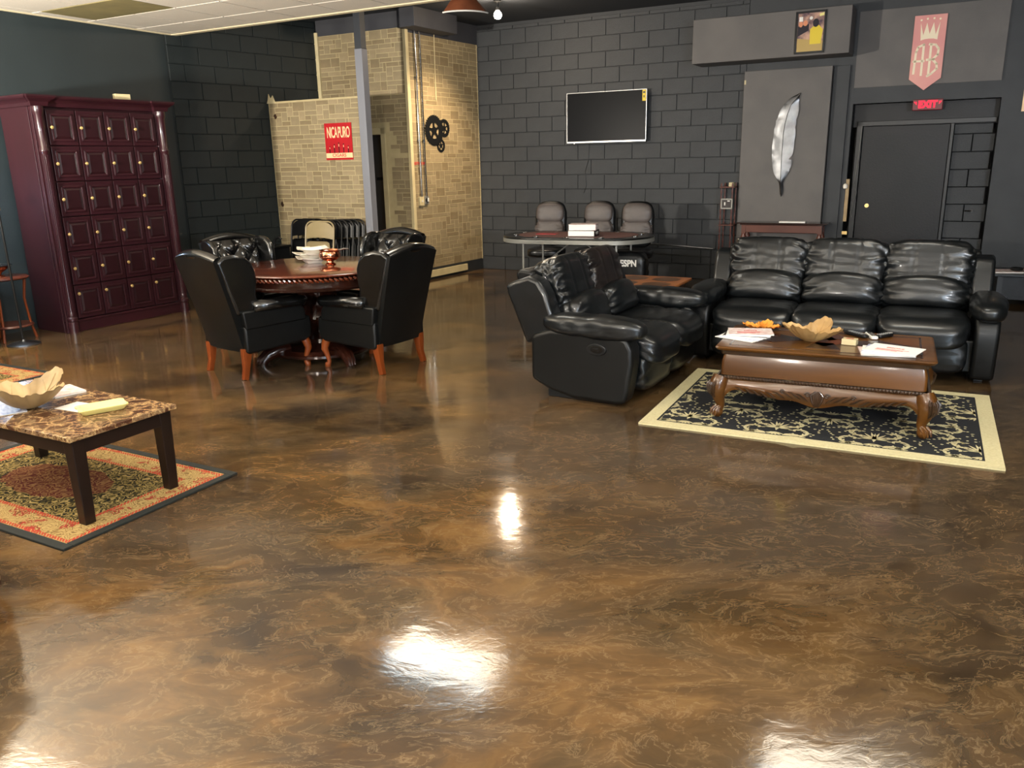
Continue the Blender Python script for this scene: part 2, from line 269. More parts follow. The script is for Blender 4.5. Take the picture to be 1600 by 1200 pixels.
# ------------------------------------------------------------------ mesh helpers
class MB:
    def __init__(s): s.v = []; s.f = []; s.m = []; s.cur = 0
    def add(s, vs, fs):
        n = len(s.v); s.v += [tuple(p) for p in vs]; s.f += [tuple(i + n for i in f) for f in fs]; s.m += [s.cur] * len(fs); return s
    def box(s, cx, cy, cz, sx, sy, sz, rz=0, rx=0, ry=0):
        x, y, z = sx / 2, sy / 2, sz / 2
        vs = [(-x, -y, -z), (x, -y, -z), (x, y, -z), (-x, y, -z), (-x, -y, z), (x, -y, z), (x, y, z), (-x, y, z)]
        if rz or rx or ry:
            R = Matrix.Rotation(rz, 3, 'Z') @ Matrix.Rotation(ry, 3, 'Y') @ Matrix.Rotation(rx, 3, 'X'); vs = [R @ Vector(p) for p in vs]
        vs = [(p[0] + cx, p[1] + cy, p[2] + cz) for p in vs]
        return s.add(vs, [(0, 3, 2, 1), (4, 5, 6, 7), (0, 1, 5, 4), (1, 2, 6, 5), (2, 3, 7, 6), (3, 0, 4, 7)])
    def bb(s, x0, x1, y0, y1, z0, z1): return s.box((x0 + x1) / 2, (y0 + y1) / 2, (z0 + z1) / 2, x1 - x0, y1 - y0, z1 - z0)
    def prism(s, poly, a, b, axis='x'):
        n = len(poly)
        def P(p, t):
            return (t, p[0], p[1]) if axis == 'x' else ((p[0], t, p[1]) if axis == 'y' else (p[0], p[1], t))
        vs = [P(p, a) for p in poly] + [P(p, b) for p in poly]
        ar = sum(poly[i][0] * poly[(i + 1) % n][1] - poly[(i + 1) % n][0] * poly[i][1] for i in range(n))
        flip = (ar > 0) ^ (axis == 'y') ^ (b < a)
        fs = [tuple(range(n - 1, -1, -1)), tuple(range(n, 2 * n))] + [(i, (i + 1) % n, n + (i + 1) % n, n + i) for i in range(n)]
        if not flip: fs = [tuple(reversed(f)) for f in fs]
        return s.add(vs, fs)
    def lathe(s, prof, n=24, cx=0, cy=0, cz=0, sx=1, sy=1):
        vs = []; fs = []
        for r, z in prof:
            for i in range(n):
                a = 2 * PI * i / n; vs.append((cx + r * sx * cos(a), cy + r * sy * sin(a), cz + z))
        for j in range(len(prof) - 1):
            for i in range(n):
                k = (i + 1) % n; fs.append((j * n + i, j * n + k, (j + 1) * n + k, (j + 1) * n + i))
        fs.append(tuple(range(n - 1, -1, -1))); fs.append(tuple(range((len(prof) - 1) * n, len(prof) * n)))
        return s.add(vs, fs)
    def sweep(s, pts, radii, n=8, sq=1.0, phase=0, flat=1.0):
        """tube along pts with a radius per point; sq<1 gives squarer sections"""
        pts = [Vector(p) for p in pts]
        if isinstance(radii, (int, float)): radii = [radii] * len(pts)
        vs = []; fs = []; prev = None
        for i, p in enumerate(pts):
            t = (pts[min(i + 1, len(pts) - 1)] - pts[max(i - 1, 0)]).normalized()
            if prev is None:
                a = Vector((0, 0, 1)) if abs(t.z) < .9 else Vector((1, 0, 0)); u = t.cross(a).normalized()
            else: u = (prev - t * prev.dot(t)).normalized()
            prev = u; w = t.cross(u)
            for k in range(n):
                an = 2 * PI * k / n + phase; c, q = cos(an), sin(an)
                if sq != 1: c = math.copysign(abs(c) ** sq, c); q = math.copysign(abs(q) ** sq, q)
                vs.append(p + u * c * radii[i] + w * q * radii[i] * flat)
        for j in range(len(pts) - 1):
            for k in range(n):
                l = (k + 1) % n; fs.append((j * n + k, j * n + l, (j + 1) * n + l, (j + 1) * n + k))
        fs.append(tuple(range(n - 1, -1, -1))); fs.append(tuple(range((len(pts) - 1) * n, len(pts) * n)))
        return s.add(vs, fs)
    def cyl(s, p0, p1, r, n=12): return s.sweep([p0, p1], r, n)
    def grid(s, fn, nu, nv, closeu=False):
        vs = [fn(i / nu, j / nv) for j in range(nv + 1) for i in range(nu + 1)]
        fs = [(j * (nu + 1) + i, j * (nu + 1) + i + 1, (j + 1) * (nu + 1) + i + 1, (j + 1) * (nu + 1) + i) for j in range(nv) for i in range(nu)]
        return s.add(vs, fs)
    def puff(s, c, size, e=4.0, n=12, wr=0.0, seed=0, R=None, warp=None, pinch=0.0, ws=9.0):
        """upholstered cushion: super-ellipsoid on a cube grid with gathered wrinkles towards its ends"""
        sx, sy, sz = size[0] / 2, size[1] / 2, size[2] / 2; c = Vector(c); idx = {}; vs = []; fs = []
        def vert(p):
            key = (round(p[0] * 1000), round(p[1] * 1000), round(p[2] * 1000))
            if key in idx: return idx[key]
            q = Vector(p); L = (abs(q.x) ** e + abs(q.y) ** e + abs(q.z) ** e) ** (1 / e); q = q / L
            endf = abs(q.x) ** 3
            if pinch: q.z *= 1 - pinch * endf; 
            o = Vector((q.x * sx, q.y * sy, q.z * sz))
            if wr:
                nn = Vector((q.x / sx, q.y / sy, q.z / sz)).normalized()
                d = noise.noise(Vector((o.x * ws * .5 + seed * 7.1, o.y * ws * 2.2, o.z * ws * 2.2))) * (.10 + endf * 1.5) + .15 * noise.noise(Vector((o.x * 34 + seed, o.y * 30, o.z * 30))) * (.3 + endf)
                o += nn * d * wr
            if warp: o = warp(o)
            if R is not None: o = R @ o
            idx[key] = len(vs); vs.append(c + o); return idx[key]
        for ax in range(3):
            for sg in (-1, 1):
                for i in range(n):
                    for j in range(n):
                        q = []
                        for a, b in ((i, j), (i + 1, j), (i + 1, j + 1), (i, j + 1)):
                            t = math.tan((2 * a / n - 1) * PI / 4.2) / math.tan(PI / 4.2); r = math.tan((2 * b / n - 1) * PI / 4.2) / math.tan(PI / 4.2); p = [0, 0, 0]; p[ax] = sg; p[(ax + 1) % 3] = t; p[(ax + 2) % 3] = r
                            q.append(vert(p))
                        fs.append(tuple(q) if sg > 0 else tuple(reversed(q)))
        return s.add(vs, fs)
    def mesh(s, name, mats, smooth=False, ang=35):
        me = bpy.data.meshes.new(name); me.from_pydata([tuple(p) for p in s.v], [], s.f)
        for q in (mats if isinstance(mats, (list, tuple)) else [mats]): me.materials.append(MT[q] if isinstance(q, str) else q)
        me.polygons.foreach_set('material_index', s.m)
        me.update()
        if smooth:
            me.polygons.foreach_set('use_smooth', [True] * len(me.polygons))
            try: me.set_sharp_from_angle(angle=rad(ang))
            except Exception: pass
        return me
def link(name, me, parent=None, loc=(0, 0, 0), rz=0, bevel=0, seg=2):
    o = bpy.data.objects.new(name, me); COL.objects.link(o); o.location = loc; o.rotation_euler = (0, 0, rz)
    if parent is not None: o.parent = parent
    if bevel:
        b = o.modifiers.new('bevel', 'BEVEL'); b.width = bevel; b.segments = seg; b.limit_method = 'ANGLE'; b.angle_limit = rad(40)
        b.harden_normals = False
    return o
def obj(name, mb, mats, parent=None, smooth=False, bevel=0, seg=2, loc=(0, 0, 0), rz=0, label=None, ang=35):
    o = link(name, mb.mesh(name, mats, smooth or bevel > .012, ang), parent, loc, rz, bevel, seg)
    if label: o['label'] = label
    return o
def tag(o, label, cat, group=None):
    o['label'] = label; o['category'] = cat
    if group: o['group'] = group
    return o
def thing(name, label, cat, loc=(0, 0, 0), rz=0, group=None):
    o = bpy.data.objects.new(name, None); COL.objects.link(o); o.location = loc; o.rotation_euler = (0, 0, rz); o.empty_display_size = .1
    return tag(o, label, cat, group)
def struct(name, mb, mats, parent=None, **k):
    o = obj(name, mb, mats, parent, **k)
    if parent is None: o['kind'] = 'structure'
    return o
def sroot(name, loc=(0, 0, 0), rz=0):
    o = bpy.data.objects.new(name, None); COL.objects.link(o); o.location = loc; o.rotation_euler = (0, 0, rz); o['kind'] = 'structure'; o.empty_display_size = .1; return o
def dup(root, loc, rz, label, group=None):
    r = root.copy(); COL.objects.link(r); r.location = loc; r.rotation_euler = (0, 0, rz); r['label'] = label
    if group: r['group'] = group
    for ch in list(root.children):
        c = ch.copy(); COL.objects.link(c); c.parent = r
        for g in list(ch.children):
            d = g.copy(); COL.objects.link(d); d.parent = c
    return r
def textmesh(name, txt, size, matr, parent, loc, rot, depth=.001, sx=1.0, space=1.0, bold=0.0):
    cu = bpy.data.curves.new(name, 'FONT'); cu.body = txt; cu.size = size; cu.extrude = depth; cu.align_x = 'CENTER'; cu.align_y = 'CENTER'; cu.space_character = space; cu.offset = bold
    t = bpy.data.objects.new(name, cu); COL.objects.link(t); bpy.context.view_layer.update()
    dg = bpy.context.evaluated_depsgraph_get(); me = bpy.data.meshes.new_from_object(t.evaluated_get(dg))
    bpy.data.objects.remove(t, do_unlink=True); me.name = name; me.materials.clear(); me.materials.append(MT[matr])
    o = bpy.data.objects.new(name, me); COL.objects.link(o); o.parent = parent; o.location = loc; o.rotation_euler = rot; o.scale = (sx, 1, 1); return o
def arc(cx, cy, r, a0, a1, n, ry=None):
    ry = r if ry is None else ry
    return [(cx + r * cos(rad(a0 + (a1 - a0) * i / n)), cy + ry * sin(rad(a0 + (a1 - a0) * i / n))) for i in range(n + 1)]
# every wall frame: local x runs along the wall to the right, local -y faces the room, z up
BACK = ((-.412, 12.617, 0), rad(-28)); STONE = ((-1.288, 11.24, 0), rad(57.5)); REAR = ((-1.288, 11.24, 0), rad(-28.5))
PANEL = ((-3.14, 11.27, 0), rad(-28.5)); GRID = ((-2.965, 9.231, 0), rad(-28.5))
def fr(frame, x, y, z=0):
    (ox, oy, oz), a = frame; return (ox + x * cos(a) - y * sin(a), oy + x * sin(a) + y * cos(a), z)
# ================================================================== STRUCTURE
struct('floor', MB().add([(-9, -3.2, 0), (10, -3.2, 0), (10, 16, 0), (-9, 16, 0)], [(0, 1, 2, 3)]), 'floor')
def blocks(root, x0, x1, z0, z1, L, H, y, matn, holes=(), name='block', shift=0.0, thick=.012):
    """running-bond painted blocks, each its own object, sharing meshes"""
    cache = {}; r = 0; z = z0
    while z < z1 - .02:
        h = min(H, z1 - z); off = (L / 2 if r % 2 else 0) + shift; x = x0 - off
        while x < x1 - .001:
            a, b = max(x, x0), min(x + L, x1); x += L
            if b - a < .03: continue
            if any(a > hx0 - .01 and b < hx1 + .01 and z > hz0 - .01 and z + h < hz1 + .01 for hx0, hx1, hz0, hz1 in holes): continue
            segs = [(a, b)]
            for hx0, hx1, hz0, hz1 in holes:
                if z + h > hz0 + .01 and z < hz1 - .01:
                    new = []
                    for p, q in segs:
                        if q <= hx0 or p >= hx1: new.append((p, q))
                        else:
                            if p < hx0 - .03: new.append((p, hx0))
                            if q > hx1 + .03: new.append((hx1, q))
                    segs = new
            for p, q in segs:
                k = (round(q - p, 2), round(h, 2))
                if k not in cache:
                    w, hh = q - p - .006, h - .006; c = .004
                    mb = MB(); X, Z = w / 2, hh / 2
                    mb.add([(-X, 0, -Z), (X, 0, -Z), (X, 0, Z), (-X, 0, Z), (-X + c, -thick, -Z + c), (X - c, -thick, -Z + c), (X - c, -thick, Z - c), (-X + c, -thick, Z - c)],
                           [(4, 5, 6, 7), (0, 1, 5, 4), (1, 2, 6, 5), (2, 3, 7, 6), (3, 0, 4, 7)])
                    cache[k] = mb.mesh(name, matn)
                o = link(name, cache[k], root, ((p + q) / 2, y + random.uniform(-.001, .001), z + h / 2))
        z += H; r += 1
# back wall (behind the screen and sofas), with the door recess opening
wb = sroot('wall_back', *BACK)
mb = MB(); HT = 3.5
mb.bb(-.15, 5.18, 0, .15, 0, HT); mb.bb(6.71, 9.5, 0, .15, 0, HT); mb.bb(5.18, 6.71, 0, .15, 2.18, HT)
obj('wall_core', mb, 'mortar', wb)
blocks(wb, .0, 3.9, 0, 3.46, .402, .2005, 0, 'black_block')
mb = MB(); mb.bb(5.17, 6.69, -.012, 0, 2.36, 3.2); obj('patched_panel', mb, 'gray_paint', wb, bevel=.003)
mb = MB(); mb.bb(4.93, 5.176, -.010, 0, 0, 3.5); mb.bb(6.712, 9.4, -.010, 0, 0, 3.5); mb.bb(5.176, 6.712, -.008, 0, 2.182, 2.36); mb.bb(5.176, 6.712, -.010, 0, 3.2, 3.5); mb.bb(3.9, 4.95, -.010, 0, 2.6, 3.5)
obj('plaster', mb, 'black_wall', wb)
# recess: reveals, header, side blocks, door
rc = sroot('door_1', *BACK)
mb = MB(); mb.bb(5.05, 5.18, .0, .75, 0, 2.2); mb.bb(6.71, 6.85, 0, .75, 0, 2.2); mb.bb(5.05, 6.85, 0.0, .75, 2.18, 2.3); mb.bb(5.05, 6.85, .22, .3, 1.92, 2.2); mb.bb(5.0, 6.9, .45, .55, 0, 2.3)
obj('recess', mb, 'dark_door', rc)
mb = MB(); mb.bb(5.30, 6.24, .16, .205, 0.01, 1.92); obj('door_leaf', mb, 'dark_door', rc, bevel=.004)
mb = MB(); mb.bb(5.23, 5.295, .13, .26, 0, 1.98); mb.bb(6.245, 6.28, .15, .26, 0, 1.98); mb.bb(5.23, 6.7, .13, .26, 1.925, 1.98); obj('door_frame', mb, 'black_metal', rc, bevel=.004)
mb = MB(); mb.cyl((5.42, .16, .985), (5.42, .135, .985), .024, 16); mb.box(5.42, .128, .985, .008, .016, .03); obj('deadbolt', mb, 'brass', rc, smooth=True)
mb = MB(); mb.cyl((6.56, .2, .93), (6.56, .155, .93), .014, 10); mb.cyl((6.56, .16, .93), (6.49, .15, .93), .008, 8); obj('door_handle', mb, 'chrome', rc, smooth=True)
blocks(rc, 6.28, 6.71, 0, 1.92, .402, .2005, .235, 'black_block', shift=.2)
# plastered chase (pillar) left of the recess and the soffit above it
ch = sroot('trim_1', *BACK)
mb = MB(); mb.bb(3.9, 4.93, -.13, 0, 0, 2.62); obj('chase', mb, 'gray_paint', ch, bevel=.006)
mb = MB(); mb.bb(4.935, 5.12, -.05, 0, 0, 2.62); obj('pilaster', mb, 'black_wall', ch, bevel=.004)
mb = MB(); mb.box(3.915, -.133, 2.49, .02, .006, .05); obj('paint_chip', mb, 'cream', ch)
sf = sroot('trim_2', *BACK)
mb = MB(); mb.bb(3.32, 5.13, -.45, 0, 2.715, 3.22); obj('soffit', mb, 'gray_paint', sf, bevel=.006)
# stone clad box room: right face
def ashlar(root, x0, x1, z0, z1, y, seed, maxn=300, holes=()):
    rnd = random.Random(seed); pieces = []; z = z0; u = .0575
    nz = int((z1 - z0) / u); nx = int((x1 - x0) / .05); occ = [[False] * nx for _ in range(nz)]
    ux = (x1 - x0) / nx; uz = (z1 - z0) / nz
    for j in range(nz):
        for i in range(nx):
            if occ[j][i]: continue
            w = rnd.choice([2, 3, 4, 4, 5, 6, 7]); h = rnd.choice([1, 1, 1, 1, 2, 2]) 
            if h == 2: w = rnd.choice([2, 2, 3, 4])
            if h == 1 and rnd.random() < .0: pass
            ww = 0
            while ww < w and i + ww < nx and not occ[j][i + ww]: ww += 1
            if nx - (i + ww) == 1 and not occ[j][nx - 1]: ww += 1
            h = min(h, nz - j)
            if h == 2 and any(occ[j + 1][i + k] for k in range(ww)): h = 1
            for a in range(h):
                for k in range(ww): occ[j + a][i + k] = True
            pieces.append((x0 + i * ux, x0 + (i + ww) * ux, z0 + j * uz, z0 + (j + h) * uz))
    pieces = [p for p in pieces if not any(p[1] > h[0] and p[0] < h[1] and p[3] > h[2] and p[2] < h[3] for h in holes)]
    pieces.sort(key=lambda p: -(p[1] - p[0]) * (p[3] - p[2]))
    cache = {}; g = .007; rest = MB()
    for n, (a, b, c, d) in enumerate(pieces):
        X, Z = (b - a - g) / 2, (d - c - g) / 2
        mk = rnd.choices(['stone', 'stone2', 'stone3'], [5, 3, 3])[0]
        vs = [(-X, 0, -Z), (X, 0, -Z), (X, 0, Z), (-X, 0, Z), (-X + .002, -.003, -Z + .002), (X - .002, -.003, -Z + .002), (X - .002, -.003, Z - .002), (-X + .002, -.003, Z - .002)]
        fs = [(4, 5, 6, 7), (0, 1, 5, 4), (1, 2, 6, 5), (2, 3, 7, 6), (3, 0, 4, 7)]
        if n < maxn:
            k = (round(b - a, 3), round(d - c, 3), mk)
            if k not in cache:
                q = MB(); q.add(vs, fs); cache[k] = q.mesh('stone', mk)
            link('stone', cache[k], root, ((a + b) / 2, y, (c + d) / 2))
        else:
            rest.add([(v[0] + (a + b) / 2, v[1] + y, v[2] + (c + d) / 2) for v in vs], fs)
    if rest.v:
        o = obj('small_stones', rest, 'stone', root); o['kind'] = 'stuff'
ws = sroot('wall_left_stone_room', *STONE); ws.name = 'wall_right_of_entry'
mb = MB(); mb.bb(0.0, 1.62, 0, .12, .16, 3.5); obj('wall_core', mb, 'joint', ws)
ashlar(ws, .02, 1.62, .16, 3.24, 0, 3)
mb = MB(); mb.bb(0.0, 1.64, -.010, 0, 3.24, 3.5); obj('upper_paint', mb, 'beam_paint', ws)
mb = MB(); mb.bb(0, 1.62, -.004, .1, 0, .165); obj('plinth', mb, 'black_wall', ws)
mb = MB(); mb.bb(0.0, 1.18, -.03, .0, .035, .13); obj('kick_board', mb, 'cream', ws, bevel=.003)
mb = MB(); mb.bb(-.035, .025, -.03, .02, .05, 3.4); obj('corner_trim', mb, 'cream', ws, bevel=.006)
mb = MB(); mb.bb(1.61, 1.63, -.008, .0, .16, 3.24); obj('edge_strip', mb, 'cream', ws)
mb = MB(); mb.bb(1.15, 1.63, -.006, .0, 2.462, 2.472); obj('seam_strip', mb, 'joint', ws)
# rear face of the box room with its doorway
wr = sroot('wall_rear', *REAR)
mb = MB(); mb.bb(-1.47, -.93, 0, .12, 0, 3.5); mb.bb(-.93, -.41, 0, .12, 2.03, 3.5); mb.bb(-.41, 0.0, 0, .12, 0, 3.5); obj('wall_core', mb, 'joint', wr)
ashlar(wr, -1.46, -.02, 0, 3.3, 0, 5, holes=[(-.99, -.36, -1, 2.10)])
mb = MB(); mb.bb(-1.47, 0, -.010, 0, 3.3, 3.5); obj('upper_paint', mb, 'beam_paint', wr)
mb = MB(); mb.bb(-1.50, -1.44, -.03, 0, 0, 3.35); obj('edge_trim', mb, 'cream', wr, bevel=.004)
mb = MB(); mb.bb(-1.95, -1.5, -.002, .12, 0, 3.5); obj('black_end', mb, 'teal_wall', wr)
d2 = sroot('door_2', *REAR)
mb = MB(); mb.bb(-.47, -.40, -.025, .1, 0, 2.07); mb.bb(-1.0, -.93, -.025, .1, 0, 2.07); mb.bb(-1.0, -.40, -.025, .1, 1.99, 2.07); obj('door_frame', mb, 'cream', d2, bevel=.004)
mb = MB(); mb.bb(-.95, -.46, .35, .39, 0, 2.02); obj('door_leaf', mb, 'gray_paint2', d2, bevel=.004)
mb = MB(); mb.bb(-.86, -.72, .345, .352, 1.38, 1.42); obj('door_plate', mb, 'black_metal', d2)
mb = MB(); mb.bb(-1.0, -.4, .5, .55, 0, 2.1); mb.bb(-1.05, -1.0, .1, .5, 0, 2.1); mb.bb(-.4, -.35, .1, .5, 0, 2.1); mb.bb(-1.05, -.35, .1, .55, 2.07, 2.12); obj('closet', mb, 'dark_ceiling', d2)
# partition panel standing in front, with its grey post
wp = sroot('wall_partition', *PANEL)
mb = MB(); mb.bb(0, 1.53, 0, .1, 0, 2.42); obj('wall_core', mb, 'joint', wp)
ashlar(wp, 0.01, 1.52, .02, 2.4, 0, 11)
mb = MB()
mb.prism([(-.04, 2.40), (.0, 2.44), (.02, 2.52), (.05, 2.46), (.09, 2.50), (.12, 2.43), (.13, 2.40)], -.008, 0, 'y'); obj('torn_corner', mb, 'cream', wp)
for (x, z, r) in ((.105, 2.235, .028), (.09, 1.10, .032)):
    mb = MB(); mb.prism([(x + r * (1 + .35 * random.uniform(-1, 1)) * cos(a * PI / 5) * .8, z + r * (1 + .35 * random.uniform(-1, 1)) * sin(a * PI / 5)) for a in range(10)], -.009, -.001, 'y'); obj('chipped_spot', mb, 'walnut_dark', wp)
pp = sroot('trim_3', *PANEL)
mb = MB(); mb.bb(1.53, 1.64, -.06, .05, 0, 2.95); obj('post', mb, 'pole_gray', pp, bevel=.004)
mb = MB(); mb.bb(1.535, 1.635, -.055, .045, 2.95, 3.5); obj('post_top', mb, 'dark_gray_metal', pp, bevel=.004)
# grey painted beam at the top of the stone face
bm_ = sroot('trim_4', *STONE)
mb = MB(); mb.bb(-.15, .77, -.28, .0, 3.27, 3.5); obj('beam', mb, 'beam_paint', bm_, bevel=.005)
# left wall and its rear black block section
lw = sroot('wall_left', fr(GRID, -1.40, .45), rad(61.5))
mb = MB(); mb.bb(-14, 0, 0, .15, 0, 3.14); obj('plaster', mb, 'teal_wall', lw)
lr = sroot('wall_left_rear', (-4.0, 10.25, 0), math.atan2(11.96 - 10.25, -2.60 + 4.0))
mb = MB(); mb.bb(-.05, 2.25, 0, .15, 0, 3.5); obj('wall_core', mb, 'rear_joint', lr)
blocks(lr, 0.0, 2.2, 0, 3.48, .402, .2005, 0, 'rear_block')
# closing walls of the shop outside the frame
wR = sroot('wall_right', fr(BACK, 9.4, 0), rad(-118))
mb = MB(); mb.bb(0, 13, 0, .15, 0, 3.5); obj('plaster', mb, 'black_wall', wR)
wF = sroot('wall_front', (0, -2.9, 0), 0)
mb = MB(); mb.bb(-9, 1.1, -.15, 0, 0, 3.5); mb.bb(4.1, 10, -.15, 0, 0, 3.5); mb.bb(1.1, 4.1, -.15, 0, 0, .8); mb.bb(1.1, 4.1, -.15, 0, 2.6, 3.5); obj('plaster', mb, 'gray_paint2', wF)
w1 = sroot('window_1', (0, -2.9, 0), 0)
mb = MB(); mb.bb(1.1, 4.1, -.10, -.08, .8, 2.6); obj('pane', mb, 'daylight', w1)
mb = MB()
for x in (1.13, 2.6, 4.07): mb.bb(x - .03, x + .03, -.12, 0.0, .8, 2.6)
mb.bb(1.1, 4.1, -.12, 0, .8, .86); mb.bb(1.1, 4.1, -.12, 0, 2.54, 2.6); obj('window_frame', mb, 'black_metal', w1)
# ceilings
struct('ceiling', MB().add([(-9, 5.5, 3.5), (10, 2.2, 3.5), (12, 16, 3.5), (-9, 16, 3.5)], [(0, 3, 2, 1)]), 'dark_ceiling')
cg = sroot('ceiling_drop', *GRID)
ZC = 3.13; U0, U1, V0, V1 = -1.396, 11.2, -14.0, .50
mb = MB(); mb.bb(U0, U1, V0, V1, ZC + .03, ZC + .05); obj('plenum_board', mb, 'ceil_grid', cg)
TS = .61; lit = {}
def cell(u, v): return (int(math.floor(u / TS + 1e-6)), int(math.floor(v / TS + 1e-6)))
troffs = [(4, -2), (1, -7), (10, -2), (13, -6), (3, -13), (6, -11), (10, -14), (6, -17), (2, -16), (14, -10), (14, -14), (4, -10), (8, -8), (0, -12), (8, -13), (4, -16), (12, -11), (12, -17), (0, -18), (8, -19)]  # first few come from floor reflections, the rest are added unseen fill
for (i, j) in troffs: lit[(i, j)] = lit[(i + 1, j)] = 1
lit[(-2, -2)] = lit[(-1, -2)] = 1
cache = {}; cnt = 0; restmb = MB()
cells = []
for i in range(-3, int(U1 / TS) + 1):
    for j in range(int(V0 / TS), 1):
        if (i, j) in lit: continue
        a, b = max(i * TS, U0), min((i + 1) * TS, U1); c, d = max(j * TS, V0), min((j + 1) * TS, V1)
        if b - a < .02 or d - c < .02: continue
        wx, wy, _ = fr(GRID, (a + b) / 2, (c + d) / 2); cells.append((math.hypot(wx + 1.5, wy - 8), a, b, c, d))
cells.sort()
for n, (_, a, b, c, d) in enumerate(cells):
    X, Y = (b - a) / 2 - .006, (d - c) / 2 - .006
    vs = [(-X, -Y, .02), (X, -Y, .02), (X, Y, .02), (-X, Y, .02), (-X + .004, -Y + .004, 0), (X - .004, -Y + .004, 0), (X - .004, Y - .004, 0), (-X + .004, Y - .004, 0)]
    fs = [(4, 7, 6, 5), (0, 4, 5, 1), (1, 5, 6, 2), (2, 6, 7, 3), (3, 7, 4, 0)]
    if n < 120:
        k = (round(X, 3), round(Y, 3))
        if k not in cache:
            q = MB(); q.add(vs, fs); cache[k] = q.mesh('ceiling_tile', 'ceil_tile')
        link('ceiling_tile', cache[k], cg, ((a + b) / 2, (c + d) / 2, ZC))
    else: restmb.add([(v[0] + (a + b) / 2, v[1] + (c + d) / 2, v[2] + ZC) for v in vs], fs)
o = obj('far_ceiling_tiles', restmb, 'ceil_tile', cg); o['kind'] = 'stuff'
mb = MB(); mb.bb(U0, U1, V1, V1 + .045, ZC - .012, ZC + .055); mb.bb(U0 - .0, U0 + .035, V0, V1, ZC - .012, ZC + .02); mb.bb(U0, U1, V1 - .03, V1, ZC - .012, ZC + .0); obj('edge_trim', mb, 'ceil_trim', cg, bevel=.003)
mb = MB(); mb.bb(U0, U1, V1, V1 + .04, ZC + .055, 3.5); obj('fascia', mb, 'dark_ceiling', cg)
# yellowed unlit panel
mb = MB(); mb.bb(-2 * TS + .01, -.01, -2 * TS + .01, -TS - .01, ZC - .002, ZC + .02); t = obj('unlit_light_panel', mb, 'olive', cg, bevel=.004)
for (i, j) in troffs:
    t = thing('troffer_or_fill', 'x', 'light', fr(GRID, (i + 1) * TS, (j + .5) * TS, ZC), GRID[1], 'recessed ceiling lights out of frame')
    t['label'] = 'recessed rectangular ceiling light out of frame, either mirrored in the floor or added as unseen fill'
    mb = MB(); X, Y = TS - .01, TS / 2 - .01
    mb.bb(-X, X, -Y, -Y + .02, -.004, .03); mb.bb(-X, X, Y - .02, Y, -.004, .03); mb.bb(-X, -X + .02, -Y, Y, -.004, .03); mb.bb(X - .02, X, -Y, Y, -.004, .03); obj('frame', mb, 'ceil_trim', t)
    mb = MB(); mb.bb(-X + .02, X - .02, -Y + .12, Y - .02, 0, .01); obj('diffuser', mb, 'lens', t)
    mb = MB(); mb.bb(-X + .02, X - .02, -Y + .02, -Y + .12, 0, .01); obj('tube_glow', mb, 'lens_cool', t)
# ================================================================== FURNITURE
# ---- locker cabinet
lk = thing('locker_cabinet', 'tall burgundy wooden locker cabinet with twenty-four small doors on the left wall', 'cabinet', (-4.521, 8.088, 0), rad(58.3))
CW, CD, CH = 1.46, .53, 2.20
mb = MB(); mb.bb(.02, CW - .02, .02, CD, .02, CH); obj('carcass', mb, 'cherry_dark', lk, bevel=.004)
mb = MB(); mb.bb(-.0, .02, .04, CD, 0, CH); mb.bb(CW - .02, CW, .04, CD, 0, CH)
obj('side_panel', mb, 'cherry', lk, bevel=.003)
mb = MB(); mb.bb(.0, CW, -.015, .03, 0, .12); mb.bb(.0, CW, -.022, .03, .10, .125); obj('plinth', mb, 'cherry', lk, bevel=.004)
prof = [(0, 0), (.012, 0), (.018, .03), (.03, .045), (.05, .06), (.075, .07), (.085, .085), (.085, .10), (0, .10)]
mb = MB()
def mould(mb, x0, x1, y0, y1, prof, z):   # crown running round front and both sides
    path = lambda o: [(x0 - o, y1), (x0 - o, y0 - o), (x1 + o, y0 - o), (x1 + o, y1)]
    vs = []; fs = []
    for o, h in prof: vs += [(x, y, z + h) for x, y in path(o)]
    n = len(prof)
    for j in range(n - 1):
        for k in range(3): fs.append((j * 4 + k, j * 4 + k + 1, (j + 1) * 4 + k + 1, (j + 1) * 4 + k))
    mb.add(vs, fs)
mould(mb, 0, CW, 0, CD, prof, CH); mb.bb(-.08, CW + .08, -.08, CD, CH + .085, CH + .10)
mould(mb, .0, .14, -.04, .1, [(0, 0), (.01, 0), (.02, .04), (.04, .055), (.062, .07), (.07, .085), (.07, .10), (0, .1)], CH); mould(mb, CW - .14, CW, -.04, .1, [(0, 0), (.01, 0), (.02, .04), (.04, .055), (.062, .07), (.07, .085), (.07, .10), (0, .1)], CH)
obj('crown_moulding', mb, 'cherry', lk)
for x in (.065, CW - .065):
    mb = MB(); mb.bb(x - .06, x + .06, -.012, .03, 0, CH); obj('pilaster_backing', mb, 'cherry', lk, bevel=.003)
    mb = MB(); pr = [(.052, .0), (.052, .11), (.046, .115), (.054, .125), (.054, .15), (.04, .165), (.044, .18), (.038, .2), (.036, 1.76), (.04, 1.77), (.047, 1.785), (.047, 1.80), (.038, 1.82), (.040, 2.12), (.050, 2.14), (.054, 2.17), (.054, CH)]
    mb.lathe(pr, 20, x, -.018); 
    for k in range(9):
        a = PI + PI * (k + .5) / 9; mb.cyl((x + .037 * cos(a), -.018 + .037 * sin(a), .22), (x + .037 * cos(a), -.018 + .037 * sin(a), 1.75), .0045, 5)
    obj('turned_column', mb, 'cherry', lk, smooth=True)
PX = .298; X0 = .135
rows = [(2.18 - .3415 * r, 2.18 - .3415 * (r + 1)) for r in range(5)] + [(.4725, .13)]
doors0 = None
